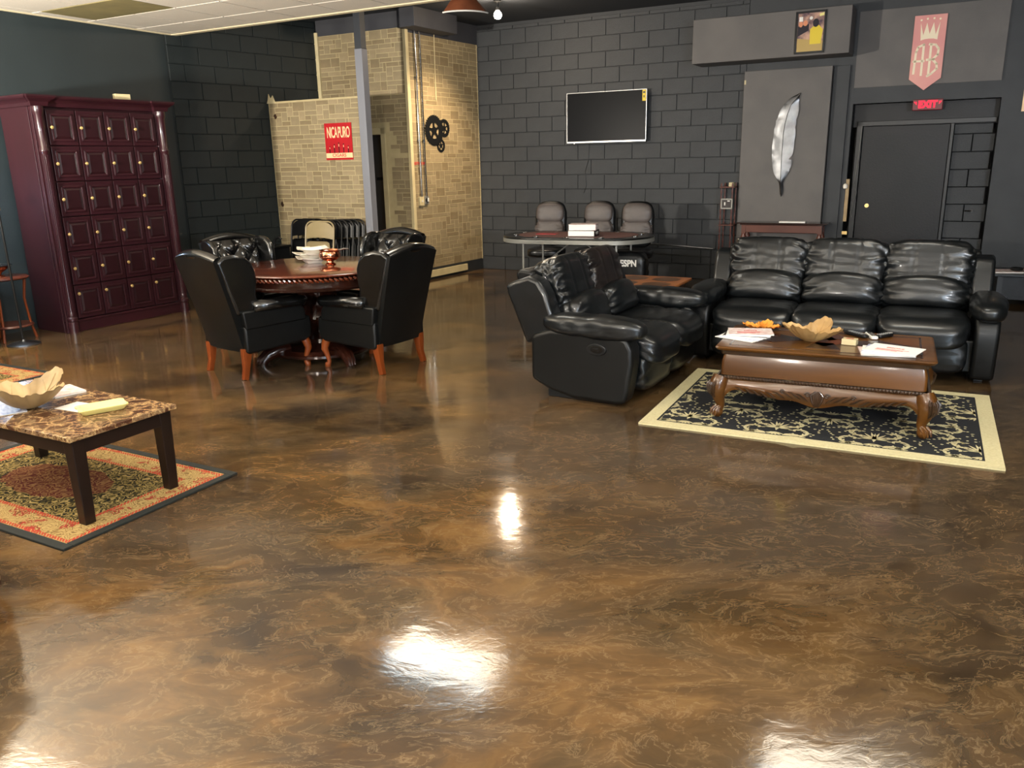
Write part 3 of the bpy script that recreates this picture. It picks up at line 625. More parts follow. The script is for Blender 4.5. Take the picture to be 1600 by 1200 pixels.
for r, (zt, zb) in enumerate(rows):
    w, h = PX - .012, zt - zb - .012
    base = MB(); base.bb(-w / 2, w / 2, -.014, .01, -h / 2, h / 2); dm = base.mesh('door', 'cherry')
    fmb = MB()
    for a, b, c, d in ((-w / 2 + .03, -w / 2 + .05, -h / 2 + .035, h / 2 - .035), (w / 2 - .05, w / 2 - .03, -h / 2 + .035, h / 2 - .035)): fmb.bb(a, b, -.026, -.012, c, d)
    for c, d in ((-h / 2 + .035, -h / 2 + .055), (h / 2 - .055, h / 2 - .035)): fmb.bb(-w / 2 + .03, w / 2 - .03, -.026, -.012, c, d)
    fm = fmb.mesh('panel_moulding', 'cherry')
    pm = MB(); pm.add([(-w / 2 + .055, -.014, -h / 2 + .06), (w / 2 - .055, -.014, -h / 2 + .06), (w / 2 - .055, -.014, h / 2 - .06), (-w / 2 + .055, -.014, h / 2 - .06), (-w / 2 + .075, -.021, -h / 2 + .08), (w / 2 - .075, -.021, -h / 2 + .08), (w / 2 - .075, -.021, h / 2 - .08), (-w / 2 + .075, -.021, h / 2 - .08)], [(4, 5, 6, 7), (0, 1, 5, 4), (1, 2, 6, 5), (2, 3, 7, 6), (3, 0, 4, 7)])
    pmm = pm.mesh('raised_panel', 'cherry_dark')
    if r == 0:
        kn = MB(); kn.lathe([(.005, 0), (.006, .012), (.014, .017), (.017, .024), (.013, .033), (.004, .036)], 12)
        kn.v = [(v[0], -v[2], v[1]) for v in kn.v]; km = kn.mesh('knob', 'brass', True)
    for c in range(4):
        dl = link('door', dm, lk, (X0 + PX * (c + .5), 0, (zt + zb) / 2), bevel=.003)
        link('panel_moulding', fm, dl, bevel=.004); link('raised_panel', pmm, dl)
        kz = 0 if r < 5 else (.387 - (zt + zb) / 2)
        link('knob', km, dl, (-w / 2 + .028, -.014, kz))
mb = MB(); mb.box(0, 0, .03, .16, .06, .055); bx = obj('small_box', mb, 'cream', None, bevel=.004, loc=fr(((-4.521, 8.088, 0), rad(58.3)), .98, .0, CH + .101), rz=rad(50)); tag(bx, 'small cream cardboard box on top of the burgundy locker cabinet', 'box')
# ---- floor lamp + round table at far left
fl = thing('floor_lamp', 'thin black floor lamp with a round chrome-edged base beside the small round table', 'lamp', (-4.68, 7.6, 0))
mb = MB(); mb.lathe([(.145, 0), (.145, .006), (.13, .016), (.06, .026), (.02, .034), (.014, .05)], 32); obj('base', mb, 'steel', fl, smooth=True)
mb = MB(); mb.cyl((0, 0, .03), (-.012, 0, 1.28), .011, 10); obj('pole', mb, 'black_metal', fl, smooth=True)
mb = MB(); mb.sweep([(-.012, 0, 1.26), (-.03, 0, 1.34), (-.10, -.02, 1.4)], .008, 8); mb.lathe([(.02, 1.26), (.022, 1.28), (.014, 1.30)], 12, -.012, 0); obj('gooseneck', mb, 'chrome', fl, smooth=True)
mb = MB(); mb.lathe([(.01, .06), (.05, .04), (.07, 0), (.066, 0), (.046, .036), (.008, .054)], 20, -.14, -.02, 1.38); obj('lamp_shade', mb, 'black_metal', fl, smooth=True)
mb = MB(); mb.lathe([(.005, -.01), (.03, .0), (.034, .02), (.015, .045)], 14, -.14, -.02, 1.38); obj('bulb', mb, 'blue_head', fl, smooth=True)
rt_ = thing('round_side_table', 'small round two-tier red-brown side table in front of the locker cabinet side', 'table', (-4.93, 7.86, 0), rad(20))
mb = MB(); mb.lathe([(.0, .595), (.21, .595), (.225, .605), (.225, .615), (.21, .625), (.0, .625)], 32); obj('tabletop', mb, 'redwood', rt_, smooth=True)
mb = MB(); mb.lathe([(.0, .13), (.19, .13), (.2, .14), (.19, .155), (.0, .155)], 32); obj('shelf', mb, 'redwood', rt_, smooth=True)
for k in range(3):
    a = 2 * PI * k / 3 + .3; mb = MB(); mb.sweep([(.2 * cos(a), .2 * sin(a), 0), (.17 * cos(a), .17 * sin(a), .14), (.15 * cos(a), .15 * sin(a), .4), (.18 * cos(a), .18 * sin(a), .6)], [.014, .012, .012, .015], 8); obj('leg', mb, 'orange_wood', rt_, smooth=True)
bw = thing('footed_bowl', 'footed brass and glass dish on the small round side table', 'bowl', (-4.94, 7.83, .626))
mb = MB(); mb.lathe([(.05, 0), (.05, .01), (.02, .02), (.03, .04), (.08, .07), (.09, .10), (.084, .10), (.07, .07), (.01, .045)], 24); obj('bowl', mb, 'copper', bw, smooth=True)
mb = MB(); mb.lathe([(.11, .10), (.125, .108), (.11, .114), (.02, .118)], 24); obj('lid', mb, 'steel', bw, smooth=True)
# ---- wing chair
def wingchair():
    t = thing('wing_chair', '', 'chair')
    # seat frame / apron with curved lower edge
    mb = MB(); mb.prism([(-.35, .27), (-.30, .245), (.27, .225), (.30, .24), (.30, .47), (-.355, .47), (-.365, .37)], -.325, .325, 'x'); obj('seat_frame', mb, 'leather_matte', t, bevel=.02, seg=3)
    mb = MB(); mb.puff((0, -.06, .505), (.50, .60, .13), e=5, n=12, wr=.006, seed=3); obj('seat_cushion', mb, 'leather_gloss', t, smooth=True, ang=180)
    # outside back: raked, flaring panel
    def back(u, v):
        z = .24 + v * .80; w = .272 + .03 * v; x = (u - .5) * 2
        y = .30 + .20 * v ** 1.1 + .025 * (1 - x * x); crest = .045 * (1 - x * x) * max(0, (v - .8) / .2)
        return (x * w, y, z + crest)
    mb = MB(); nu, nv = 14, 16; mb.grid(back, nu, nv); n0 = len(mb.v)
    def inner(u, v): p = back(1 - u, v); return (p[0] * .97, p[1] - .10, p[2] - .004)
    mb.grid(inner, nu, nv)
    for i in range(nu): mb.f.append((nv * (nu + 1) + i, nv * (nu + 1) + i + 1, n0 + nv * (nu + 1) + nu - i - 1, n0 + nv * (nu + 1) + nu - i)); mb.m.append(0)
    for j in range(nv):
        mb.f.append((j * (nu + 1), (j + 1) * (nu + 1), n0 + (j + 1) * (nu + 1) + nu, n0 + j * (nu + 1) + nu)); mb.m.append(0)
        mb.f.append(((j + 1) * (nu + 1) + nu, j * (nu + 1) + nu, n0 + j * (nu + 1), n0 + (j + 1) * (nu + 1))); mb.m.append(0)
    obj('outside_back', mb, 'leather_matte', t, smooth=True, ang=50)
    # rolled top of the back
    mb = MB(); pts = []; 
    for i in range(13):
        x = (i / 12 - .5) * 2; pts.append((x * .285, .445 + .02 * (1 - x * x), 1.035 + .045 * (1 - x * x)))
    mb.sweep(pts, [.05 + .012 * (1 - abs(i - 6) / 6) for i in range(13)], 14, flat=.85); obj('top_roll', mb, 'leather_gloss', t, smooth=True)
    # tufted inside back
    def tuft(u, v):
        x = (u - .5) * .52; z = .50 + v * .56; yb = .19 + .20 * v ** 1.1
        p = u * 2.5; q = v * 2.6 + .15
        d = (abs(sin(PI * (p + q) / 1)) * abs(sin(PI * (p - q) / 1))) ** .42
        e = min(1, 8 * min(u, 1 - u)) * min(1, 8 * min(v, 1 - v) + .3)
        return (x, yb - .055 * d * e - .02 * e, z)
    mb = MB(); mb.grid(lambda u, v: tuft(1 - u, v), 44, 44); mb.grid(lambda u, v: (lambda p: (p[0], .31 + .17 * v, p[2]))(tuft(u, v)), 4, 4); obj('tufted_back', mb, 'leather_gloss', t, smooth=True, ang=180)
    bt = MB()
    for a in range(0, 7):
        for b_ in range(0, 8):
            p, q = a * .5, b_ * .5
            if abs((p + q) - round(p + q)) < .01 and abs((p - q) - round(p - q)) < .01:
                u, v = p / 2.5, (q - .15) / 2.6
                if .08 < u < .92 and .06 < v < .95: P = tuft(u, v); bt.lathe([(.001, -.006), (.010, -.004), (.012, 0), (.010, .004), (.001, .007)], 8, P[0], P[1] - .004, P[2])
    o = obj('tufting_buttons', bt, 'leather_gloss', t, smooth=True)
    for s in (-1, 1):
        # wing: thick padded ear, flares outwards to the front
        poly = [(.40, 1.03), (.34, 1.075), (.24, 1.085), (.16, 1.065), (.105, 1.01), (.085, .93), (.09, .84), (.12, .74), (.12, .64), (.10, .585), (.33, .56)]
        mb = MB(); n = len(poly); 
        def wx(y, z, side): return s * (.272 + .03 * (z - .24) / .8 + (.36 - y) * .10 + side * .03 - .022)
        mb.prism(poly, 0, 1, 'x'); mb.v = [(wx(v[1], v[2], 1 if v[0] > .5 else -1), v[1] + .075 * max(0, (v[2] - .55) / .5), v[2]) for v in mb.v]
        if s < 0: mb.f = [tuple(reversed(f)) for f in mb.f]
        obj('wing', mb, 'leather_gloss', t, bevel=.026, seg=4)
        # arm: rolled top, sloping side panel
        mb = MB(); mb.prism([(-.31, .44), (.29, .44), (.31, .60), (-.25, .60), (-.30, .54)], s * .27, s * .335, 'x'); obj('arm_panel', mb, 'leather_matte', t, bevel=.014, seg=3)
        mb = MB(); mb.sweep([(s * .315, -.315, .605), (s * .315, -.30, .612), (s * .315, -.25, .62), (s * .315, -.05, .625), (s * .315, .2, .63)], [.028, .047, .054, .053, .05], 14, sq=.85); obj('arm_roll', mb, 'leather_gloss', t, smooth=True, ang=180)
        # legs
        mb = MB(); mb.sweep([(s * .285, -.30, .27), (s * .295, -.315, .22), (s * .30, -.325, .17), (s * .285, -.305, .09), (s * .28, -.30, .045), (s * .285, -.315, .022), (s * .285, -.32, 0)], [.036, .037, .031, .02, .018, .028, .024], 12); obj('front_leg', mb, 'orange_wood', t, smooth=True)
        mb = MB(); mb.sweep([(s * .27, .275, .27), (s * .27, .28, .2), (s * .268, .29, .10), (s * .275, .315, 0)], [.042, .038, .028, .026], 8, sq=.6, phase=PI / 4); obj('rear_leg', mb, 'orange_wood', t, smooth=True, ang=30)
    return t
wc = wingchair(); G4 = None
def setwc(o, x, y, facing, label): o.location = (x, y, 0); o.rotation_euler = (0, 0, rad(facing + 90)); o['label'] = label; o.scale = (.93, .93, .895)
setwc(wc, -2.087, 6.476, 50, 'black leather wing chair seen from behind, left of the round table, nearest the locker cabinet')
dup(wc, (-1.125, 6.535, 0), rad(147 + 90), 'black leather wing chair seen from behind, right of the round table, nearest the two-seat sofa')
dup(wc, (-2.33, 7.42, 0), rad(-42 + 90), 'black tufted wing chair facing the camera behind the left side of the round table')
dup(wc, (-1.29, 7.60, 0), rad(-126 + 90), 'black tufted wing chair facing the camera in front of the stone room corner')
# armchairs just cut by the left edge of the photograph
dup(wc, (-5.22, 7.30, 0), rad(-20 + 90), 'black leather armchair cut by the left edge, beside the floor lamp')
dup(wc, (-2.33, 2.62, 0), rad(100 + 90), 'black leather armchair cut by the left edge at the near corner of the patterned rug')
# ---- round table
rd = thing('round_pedestal_table', 'round mahogany pedestal table with rope-carved edge among four wing chairs', 'table', (-1.655, 6.90, 0), rad(-8))
mb = MB(); TR = .70
mb.lathe([(.0, .755), (TR - .03, .755), (TR - .012, .76), (TR, .77), (TR - .004, .778), (TR - .02, .782), (.0, .782)], 72); obj('tabletop', mb, 'mahog', rd, smooth=True, ang=50)
mb = MB(); mb.lathe([(TR - .06, .645), (TR - .035, .65), (TR - .028, .665), (TR - .045, .675), (TR - .04, .72), (TR - .03, .74), (TR - .1, .755), (TR - .14, .75), (TR - .14, .65)], 72); obj('apron', mb, 'mahog_dark', rd, smooth=True, ang=50)
mb = MB()
for k in range(110):
    a = 2 * PI * k / 110; r = TR - .018; c = Vector((r * cos(a), r * sin(a), .738)); tt = Vector((-sin(a), cos(a), 0)) * .018
    mb.sweep([c - tt + Vector((0, 0, .012)), c + Vector((cos(a), sin(a), 0)) * .005, c + tt - Vector((0, 0, .012))], [.006, .0125, .006], 6)
obj('rope_edge', mb, 'mahog', rd, smooth=True)
mb = MB(); mb.lathe([(.30, .04), (.39, .04), (.41, .055), (.41, .075), (.385, .09), (.37, .105), (.2, .115), (.16, .13)], 48); obj('base_platform', mb, 'mahog_dark', rd, smooth=True, ang=40)
mb = MB(); mb.lathe([(.14, .11), (.16, .14), (.15, .17), (.10, .20), (.12, .25), (.19, .31), (.21, .37), (.19, .43), (.14, .47), (.11, .50), (.13, .54), (.19, .58), (.24, .65), (.26, .70)], 32)
for k in range(12):
    a = 2 * PI * k / 12
    mb.sweep([(.10 * cos(a), .10 * sin(a), .21), (.165 * cos(a), .165 * sin(a), .28), (.20 * cos(a + .12), .20 * sin(a + .12), .36), (.18 * cos(a + .2), .18 * sin(a + .2), .43), (.17 * cos(a + .2), .17 * sin(a + .2), .46)], [.012, .03, .034, .024, .012], 8, flat=.7)
    mb.sweep([(.11 * cos(a), .11 * sin(a), .51), (.17 * cos(a), .17 * sin(a), .57), (.24 * cos(a), .24 * sin(a), .63)], [.01, .026, .014], 8, flat=.7)
obj('carved_pedestal', mb, 'mahog_dark', rd, smooth=True)
for k in range(4):
    a = PI / 4 + PI / 2 * k; mb = MB(); d = Vector((cos(a), sin(a), 0)); p = Vector((-sin(a), cos(a), 0))
    mb.sweep([d * .30 + Vector((0, 0, .10)), d * .40 + Vector((0, 0, .105)), d * .48 + Vector((0, 0, .075)), d * .53 + Vector((0, 0, .035)), d * .535 + Vector((0, 0, .0))], [.055, .062, .05, .042, .038], 12)
    for q in (-1, 0, 1): mb.sweep([d * .42 + p * .03 * q + Vector((0, 0, .13)), d * .5 + p * .032 * q + Vector((0, 0, .10)), d * .56 + p * .026 * q + Vector((0, 0, .05)), d * .575 + p * .024 * q + Vector((0, 0, .012))], [.010, .016, .014, .008], 7)
    obj('claw_foot', mb, 'mahog_dark', rd, smooth=True)
def T2(dx, dy, z=.783): return (-1.655 + dx, 6.90 + dy, z)
def sqdish():
    t = thing('square_dish', '', 'dish')
    def ring(r, z, w=.0): 
        return [((r + w * (abs(cos(2 * a)) ** 3)) * cos(a) / max(abs(cos(a)), abs(sin(a))) ** .75, (r + w * (abs(cos(2 * a)) ** 3)) * sin(a) / max(abs(cos(a)), abs(sin(a))) ** .75, z + (.012 * (1 - abs(cos(2 * a))) if z > .03 else 0)) for a in [2 * PI * k / 32 for k in range(32)]]
    mb = MB(); rs = [ring(.07, 0), ring(.078, .006), ring(.10, .03), ring(.15, .038), ring(.152, .044), ring(.10, .036), ring(.07, .012), ring(.002, .010)]
    vs = [p for r in rs for p in r]; fs = [(j * 32 + k, j * 32 + (k + 1) % 32, (j + 1) * 32 + (k + 1) % 32, (j + 1) * 32 + k) for j in range(len(rs) - 1) for k in range(32)]; fs.append(tuple(range(31, -1, -1)))
    mb.add(vs, fs); o = obj('dish_body', mb, 'white_ceramic', t, smooth=True); return t
sd = sqdish(); sd.location = T2(-.06, .19); sd.rotation_euler[2] = .5; sd.scale = (.88, .88, 1); sd['label'] = 'white square ashtray dish, bottom of the stack on the round table'; sd['group'] = 'stack of white square dishes'
dup(sd, T2(-.065, .185, .783 + .040), .75, 'white square ashtray dish, middle of the stack on the round table')
dup(sd, T2(-.055, .19, .783 + .080), .35, 'white square ashtray dish, top of the stack on the round table')
cb = thing('copper_bowl', 'shiny footed copper bowl beside the white dishes on the round table', 'bowl', T2(.125, .03))
mb = MB(); mb.lathe([(.045, 0), (.048, .008), (.03, .018), (.028, .03), (.06, .04), (.088, .065), (.092, .09), (.082, .112), (.09, .125), (.086, .125), (.078, .112), (.084, .09), (.05, .05), (.005, .044)], 32)
obj('bowl', mb, 'copper', cb, smooth=True)
mb = MB()
for k in range(9): mb.puff((random.uniform(-.045, .045), random.uniform(-.045, .045), .105 + random.uniform(-.01, .01)), (.035, .022, .02), e=3, n=4, R=Matrix.Rotation(random.random() * 3, 3, 'Z'))
o = obj('wrapped_mints', mb, 'white_ceramic', cb, smooth=True); o['kind'] = 'stuff'
mb = MB(); mb.sweep([(.07, 0, .118), (.12, .01, .13), (.16, .02, .128)], [.006, .008, .004], 8); obj('spoon', mb, 'chrome', cb, smooth=True)
for dx, dy, h, w, lab in ((-.14, .36, .125, .04, 'tall cream matchbox standing behind the white dishes'), (-.075, .37, .085, .035, 'shorter cream matchbox standing behind the white dishes')):
    t = thing('matchbox', lab, 'box', T2(dx, dy), .2)
    mb = MB(); mb.box(0, 0, h / 2, w, .02, h); obj('sleeve', mb, 'cream', t, bevel=.002)
    mb = MB(); mb.box(0, -.011, h * .5, w * .55, .002, h * .45); obj('printed_patch', mb, 'walnut_dark', t)
# ---- folding chairs leaning against the partition
def folding(fr_m, pan_m):
    t = thing('folding_chair', '', 'chair')
    W2 = .215; mb = MB()
    pts = [(-W2, 0, 0), (-W2, 0, .80)] + [(-W2 + .09 - .09 * cos(rad(a)), 0, .83 + .09 * sin(rad(a))) for a in (10, 30, 50, 70, 90)] + [(W2 - .09 + .09 * sin(rad(a)), 0, .83 + .09 * cos(rad(a))) for a in (0, 20, 40, 60, 80)] + [(W2, 0, .80), (W2, 0, 0)]
    mb.sweep(pts, .011, 8, sq=.8); obj('frame', mb, fr_m, t, smooth=True)
    mb = MB(); poly = [(-W2 + .012, .70), (W2 - .012, .70), (W2 - .012, .84), (W2 - .05, .895), (W2 - .1, .912), (-W2 + .1, .912), (-W2 + .05, .895), (-W2 + .012, .84)]
    vs = [(x, -.01 + .02 * (x / W2) ** 2 * 0 - .018 * (1 - (x / W2) ** 2), z) for x, z in poly]; 
    def bp(u, v):
        x = (u - .5) * 2 * (W2 - .012); zt = .912 - .07 * abs(u * 2 - 1) ** 4; zb = .70 + .02 * (1 - (2 * u - 1) ** 2); return (x, -.014 * (1 - (2 * u - 1) ** 2) - .004, zb + (zt - zb) * v)
    mb.grid(bp, 12, 4); mb.grid(lambda u, v: (lambda p: (p[0], p[1] + .006, p[2]))(bp(1 - u, v)), 12, 4); obj('backrest', mb, pan_m, t, smooth=True)
    def sp_(u, v):
        x = (u - .5) * 2 * .178; r = .045; x2 = x; z = .26 + .40 * v
        if v > .85: x2 = x * (1 - .18 * ((v - .85) / .15) ** 2)
        return (x2, -.030 - .010 * (1 - (2 * u - 1) ** 2) * (1 - (2 * v - 1) ** 2), z)
    mb = MB(); mb.grid(sp_, 10, 10); mb.grid(lambda u, v: (lambda p: (p[0], p[1] + .012, p[2]))(sp_(1 - u, v)), 10, 10)
    obj('seat', mb, pan_m, t, smooth=True)
    mb = MB(); e = [(-.178, -.03, .26), (-.178, -.03, .60), (-.165, -.03, .65), (-.13, -.03, .665), (.13, -.03, .665), (.165, -.03, .65), (.178, -.03, .60), (.178, -.03, .26)]; mb.sweep(e, .008, 6); obj('seat_rim', mb, fr_m, t, smooth=True)
    mb = MB(); mb.sweep([(-.19, .012, .03), (-.19, .012, .60)], .009, 8); mb.sweep([(.19, .012, .03), (.19, .012, .60)], .009, 8); mb.cyl((-.19, .012, .12), (.19, .012, .12), .007, 8); mb.cyl((-.21, 0, .22), (.21, 0, .22), .007, 8); obj('rear_legs', mb, fr_m, t, smooth=True)
    return t
lean = rad(-9)
def placef(o, x, y, rz, label, first=False, ln=lean, grp='folding chairs leaning on the stone partition'):
    loc = fr(PANEL, x, y)
    if not first: o = dup(o, (loc[0], loc[1], .0), PANEL[1] + rz, label, grp)
    else: o.location = (loc[0], loc[1], 0); o['label'] = label; o['group'] = grp
    o.rotation_euler = (ln, 0, PANEL[1] + rz); o.location.z = .012; return o
ft = folding('tan_metal', 'tan_metal'); fb = folding('black_gloss_metal', 'black_gloss_metal')
placef(ft, 1.13, -.60, rad(4), 'tan metal folding chair at the front of the stack, facing the round table', True)
placef(ft, .72, -.18, rad(-3), 'tan metal folding chair at the back of the stack, only its top rail showing')
placef(fb, .64, -.34, rad(2), 'black metal folding chair left of the tan one, nearest the dark corner', True)
placef(fb, .68, -.26, rad(2), 'second black folding chair from the left, mostly behind the left one')
nm = ['nearest the tan chair', 'second from the tan chair', 'third from the tan chair', 'third from the grey post', 'second from the grey post', 'nearest the grey post']
for k in range(6): placef(fb, 1.08 + .045 * k, -.50 + .058 * k, rad(8), 'black folding chair in the right-hand row, ' + nm[k])
# dark low cabinet in the corner behind the wing chair
dc = thing('corner_stand', 'low black stand with curled arm rail in the corner left of the folding chairs', 'stand', (-3.16, 10.66, 0), rad(-28))
mb = MB(); mb.bb(-.22, .22, -.18, .18, .05, .58); obj('body', mb, 'black_metal', dc, bevel=.01)
mb = MB(); mb.bb(-.24, .24, -.18, .18, .58, .61); obj('top', mb, 'black_plastic', dc, bevel=.006)
mb = MB(); mb.sweep([(.24, -.12, .6), (.25, -.12, .68), (.28, -.12, .72), (.34, -.12, .735), (.37, -.12, .71)], [.014, .016, .018, .016, .01], 8); obj('rail', mb, 'black_metal', dc, smooth=True)
mb = MB()
for s in (-1, 1): mb.bb(s * .2 - .02, s * .2 + .02, -.16, .16, 0, .06)
obj('feet', mb, 'black_metal', dc)
# ---- art and fittings on the stone room
po = thing('wall_poster', 'red poster with cream lettering and five black cigars on the stone partition', 'poster', fr(PANEL, 1.145, -.012, 1.89), PANEL[1])
mb = MB(); mb.bb(-.218, .218, 0, .005, -.225, .225); obj('sheet', mb, 'poster_red', po)
mb = MB(); mb.bb(-.214, .214, -.0015, 0, -.20, -.14); obj('cream_band', mb, 'poster_cream', po)
textmesh('lettering', 'NICA', .185, 'poster_cream', po, (-.095, -.001, .105), (PI / 2, 0, 0), .0005, sx=.42, space=.9, bold=.003)
textmesh('lettering', 'PURO', .185, 'poster_cream', po, (.095, -.001, .105), (PI / 2, 0, 0), .0005, sx=.42, space=.9, bold=.003)
textmesh('lettering', 'CIGARS', .055, 'red_ink', po, (0, -.003, -.17), (PI / 2, 0, 0), .0005, sx=1.2, bold=.001)
for k, h in enumerate((.085, .11, .13, .115, .09)):
    x = -.15 + .075 * k; mb = MB(); mb.bb(x - .0065, x + .0065, -.0015, 0, -.14, -.14 + h * .6); mb.bb(x - .005, x + .007, -.0015, 0, -.14 + h * .84, -.14 + h); obj('printed_cigar', mb, 'poster_black', po)
    mb = MB(); mb.bb(x - .0045, x + .0045, -.0015, 0, -.14 + h * .6, -.14 + h * .84); obj('printed_ash', mb, 'poster_cream', po)
ga = thing('gear_wall_art', 'black metal wall art of three interlocking gears on the stone wall', 'wall art', fr(STONE, .60, -.012, 2.0), STONE[1])
def gear(cx, cz, R, ri, teeth, spokes, hub, y):
    mb = MB(); n = teeth * 4; out = []
    for i in range(n):
        a = 2 * PI * i / n; r = R if (i % 4) in (0, 1) else R * .93; out.append((cx + r * cos(a), cz + r * sin(a)))
    inn = [(cx + ri * cos(2 * PI * i / n), cz + ri * sin(2 * PI * i / n)) for i in range(n)]
    vs = [(x, y, z) for x, z in out] + [(x, y, z) for x, z in inn] + [(x, y + .012, z) for x, z in out] + [(x, y + .012, z) for x, z in inn]
    fs = []
    for i in range(n):
        k = (i + 1) % n; fs += [(i, k, n + k, n + i), (2 * n + k, 2 * n + i, 3 * n + i, 3 * n + k), (k, i, 2 * n + i, 2 * n + k), (n + i, n + k, 3 * n + k, 3 * n + i)]
    mb.add(vs, fs)
    for s_ in range(spokes):
        a = 2 * PI * s_ / spokes + .4; mb.box(cx + cos(a) * ri / 2, y + .006, cz + sin(a) * ri / 2, ri * 1.1, .010, R * .15, ry=-a)
    q = MB(); mb.lathe([(hub, 0), (hub, .014)], 20); L = 40; mb.v[-L:] = [(cx + v[0], y - .001 + v[2], cz + v[1]) for v in mb.v[-L:]]
    return mb
obj('large_gear', gear(-.085, .035, .205, .11, 34, 5, .05, -.006), 'black_metal', ga)
obj('upper_gear', gear(.155, .07, .125, .075, 24, 6, .035, .002), 'black_metal', ga)
obj('small_gear', gear(.065, -.165, .095, .055, 20, 5, .028, .004), 'black_metal', ga)
def conduit(x, xb, ztop, label, bend=0):
    t = thing('conduit_pipe', label, 'pipe', fr(STONE, 0, -.02, 0), STONE[1], 'conduits down the stone wall')
    mb = MB(); p = [(x, -.01, 1.16), (x, -.01, ztop - .10)] + [(x - bend * (1 - cos(a)), -.01, ztop - .10 + abs(bend) * .9 * sin(a)) for a in (.4, .8, 1.2, 1.57)]
    mb.sweep(p, .011, 8); obj('pipe', mb, 'chrome', t, smooth=True)
    mb = MB()
    for z in (1.9, 2.7): mb.box(x, -.002, z, .05, .012, .018)
    obj('clamp', mb, 'steel', t); return t
conduit(.155, .15, 3.42, 'left one of two thin steel conduit pipes on the stone wall', -.08); conduit(.262, .26, 3.33, 'right one of two thin steel conduit pipes on the stone wall', .10)
sw = thing('switch_box', 'tan metal switch box at the foot of the left conduit pipe', 'switch', fr(STONE, .155, -.03, 1.10), STONE[1])
mb = MB(); mb.bb(-.05, .05, 0, .03, -.06, .06); obj('box', mb, 'cream', sw, bevel=.004)
mb = MB(); mb.bb(-.006, .006, -.012, 0, -.012, .012); obj('toggle', mb, 'white_plastic', sw)
sw = thing('outlet_box', 'dark outlet box with a white plug at the foot of the right conduit pipe', 'outlet', fr(STONE, .262, -.03, 1.11), STONE[1])
mb = MB(); mb.bb(-.045, .045, 0, .03, -.055, .055); obj('box', mb, 'gray_metal', sw, bevel=.004)
mb = MB(); mb.lathe([(.03, 0), (.032, .01), (.02, .014)], 16); mb.v = [(v[0], -v[2], v[1]) for v in mb.v]; obj('dial', mb, 'black_plastic', sw)
mb = MB(); mb.bb(-.006, .008, -.03, -.01, -.02, .03); obj('plug', mb, 'white_plastic', sw)
rs = thing('wall_lettering', 'tiny red stencilled words on the stone wall across the conduit pipes', 'sign', fr(STONE, .155, -.0065, 1.60), STONE[1])
textmesh('letters', 'RESTROOM', .052, 'red_ink', rs, (0, 0, 0), (PI / 2, 0, 0), .0005, sx=.9, bold=.001)
wi = MB(); wi.cyl((.585, -.012, 2.44), (.60, -.012, 3.40), .007, 6); obj('surface_cord', wi, 'cream', ws)
ve = thing('ceiling_vent', 'square cream air vent on the dark ceiling beside the drop ceiling edge', 'vent', (-.66, 9.98, 3.485), rad(-28.5))
mb = MB(); mb.bb(-.2, .2, -.2, -.17, -.02, .01); mb.bb(-.2, .2, .17, .2, -.02, .01); mb.bb(-.2, -.17, -.2, .2, -.02, .01); mb.bb(.17, .2, -.2, .2, -.02, .01); obj('frame', mb, 'ceil_trim', ve)
mb = MB()
for k in range(9): mb.box(0, -.15 + .0375 * k, -.006, .35, .03, .004, rx=.5)
obj('louvres', mb, 'off_white', ve)
# accent light fixture: hanging bulb with a tilted amber shade
al = thing('accent_light', 'bare warm glowing bulb on the dark ceiling above the stone corner', 'light', (-.08, 10.7, 3.5))
mb = MB(); mb.lathe([(.05, -.0), (.05, -.02), (.015, -.03), (.012, -.08), (.03, -.085), (.032, -.12)], 16); obj('socket', mb, 'black_metal', al, smooth=True)
mb = MB(); mb.lathe([(.02, -.12), (.045, -.15), (.05, -.18), (.035, -.21), (.004, -.22)], 16); obj('bulb', mb, 'bulb', al, smooth=True)
sh = thing('hanging_lamp_shade', 'brown glass lamp shade with a bright white rim hanging at the ceiling edge', 'lamp', (-.42, 9.02, 3.06), rad(25))
def shade(u, v):
    a = rad(200 + 110 * u); r = .10 + .18 * (1 - v); return (r * cos(a), r * sin(a) , .0 + .20 * v)
mb = MB(); mb.grid(shade, 16, 6); mb.grid(lambda u, v: tuple(c * .985 for c in shade(1 - u, v)), 16, 6); obj('shade', mb, 'amber_glass', sh, smooth=True)
mb = MB(); mb.sweep([shade(i / 16, 0) for i in range(17)], .008, 8); obj('rim', mb, 'white_plastic', sh, smooth=True)
mb = MB(); mb.cyl((0, 0, .17), (0, 0, .37), .01, 8); mb.cyl((-.12, -.02, .2), (.1, .02, .2), .008, 6); obj('stem', mb, 'black_metal', sh, smooth=True)
# ---- television
tv = thing('television', 'flat wall television with silver bezel hung on the black block wall', 'television', fr(BACK, 2.055, -.10, 2.16), BACK[1])
TW, TH = 1.16, .665
mb = MB(); mb.bb(-TW / 2 + .03, TW / 2 - .03, .0, .045, -TH / 2 + .03, TH / 2 - .03); mb.bb(-.25, .25, .04, .10, -.2, .15); obj('back_housing', mb, 'black_plastic', tv, bevel=.008)
mb = MB(); mb.bb(-TW / 2 + .008, TW / 2 - .008, -.006, .01, -TH / 2 + .008, TH / 2 - .008); obj('screen', mb, 'tv_glass', tv)
mb = MB(); b_ = .014
mb.bb(-TW / 2, TW / 2, -.012, .012, TH / 2 - .009, TH / 2); mb.bb(-TW / 2, TW / 2, -.012, .012, -TH / 2, -TH / 2 + .022); mb.bb(-TW / 2, -TW / 2 + b_ * .8, -.012, .012, -TH / 2, TH / 2); mb.bb(TW / 2 - b_ * .6, TW / 2, -.012, .012, -TH / 2, TH / 2); obj('bezel', mb, 'silver', tv, bevel=.002)
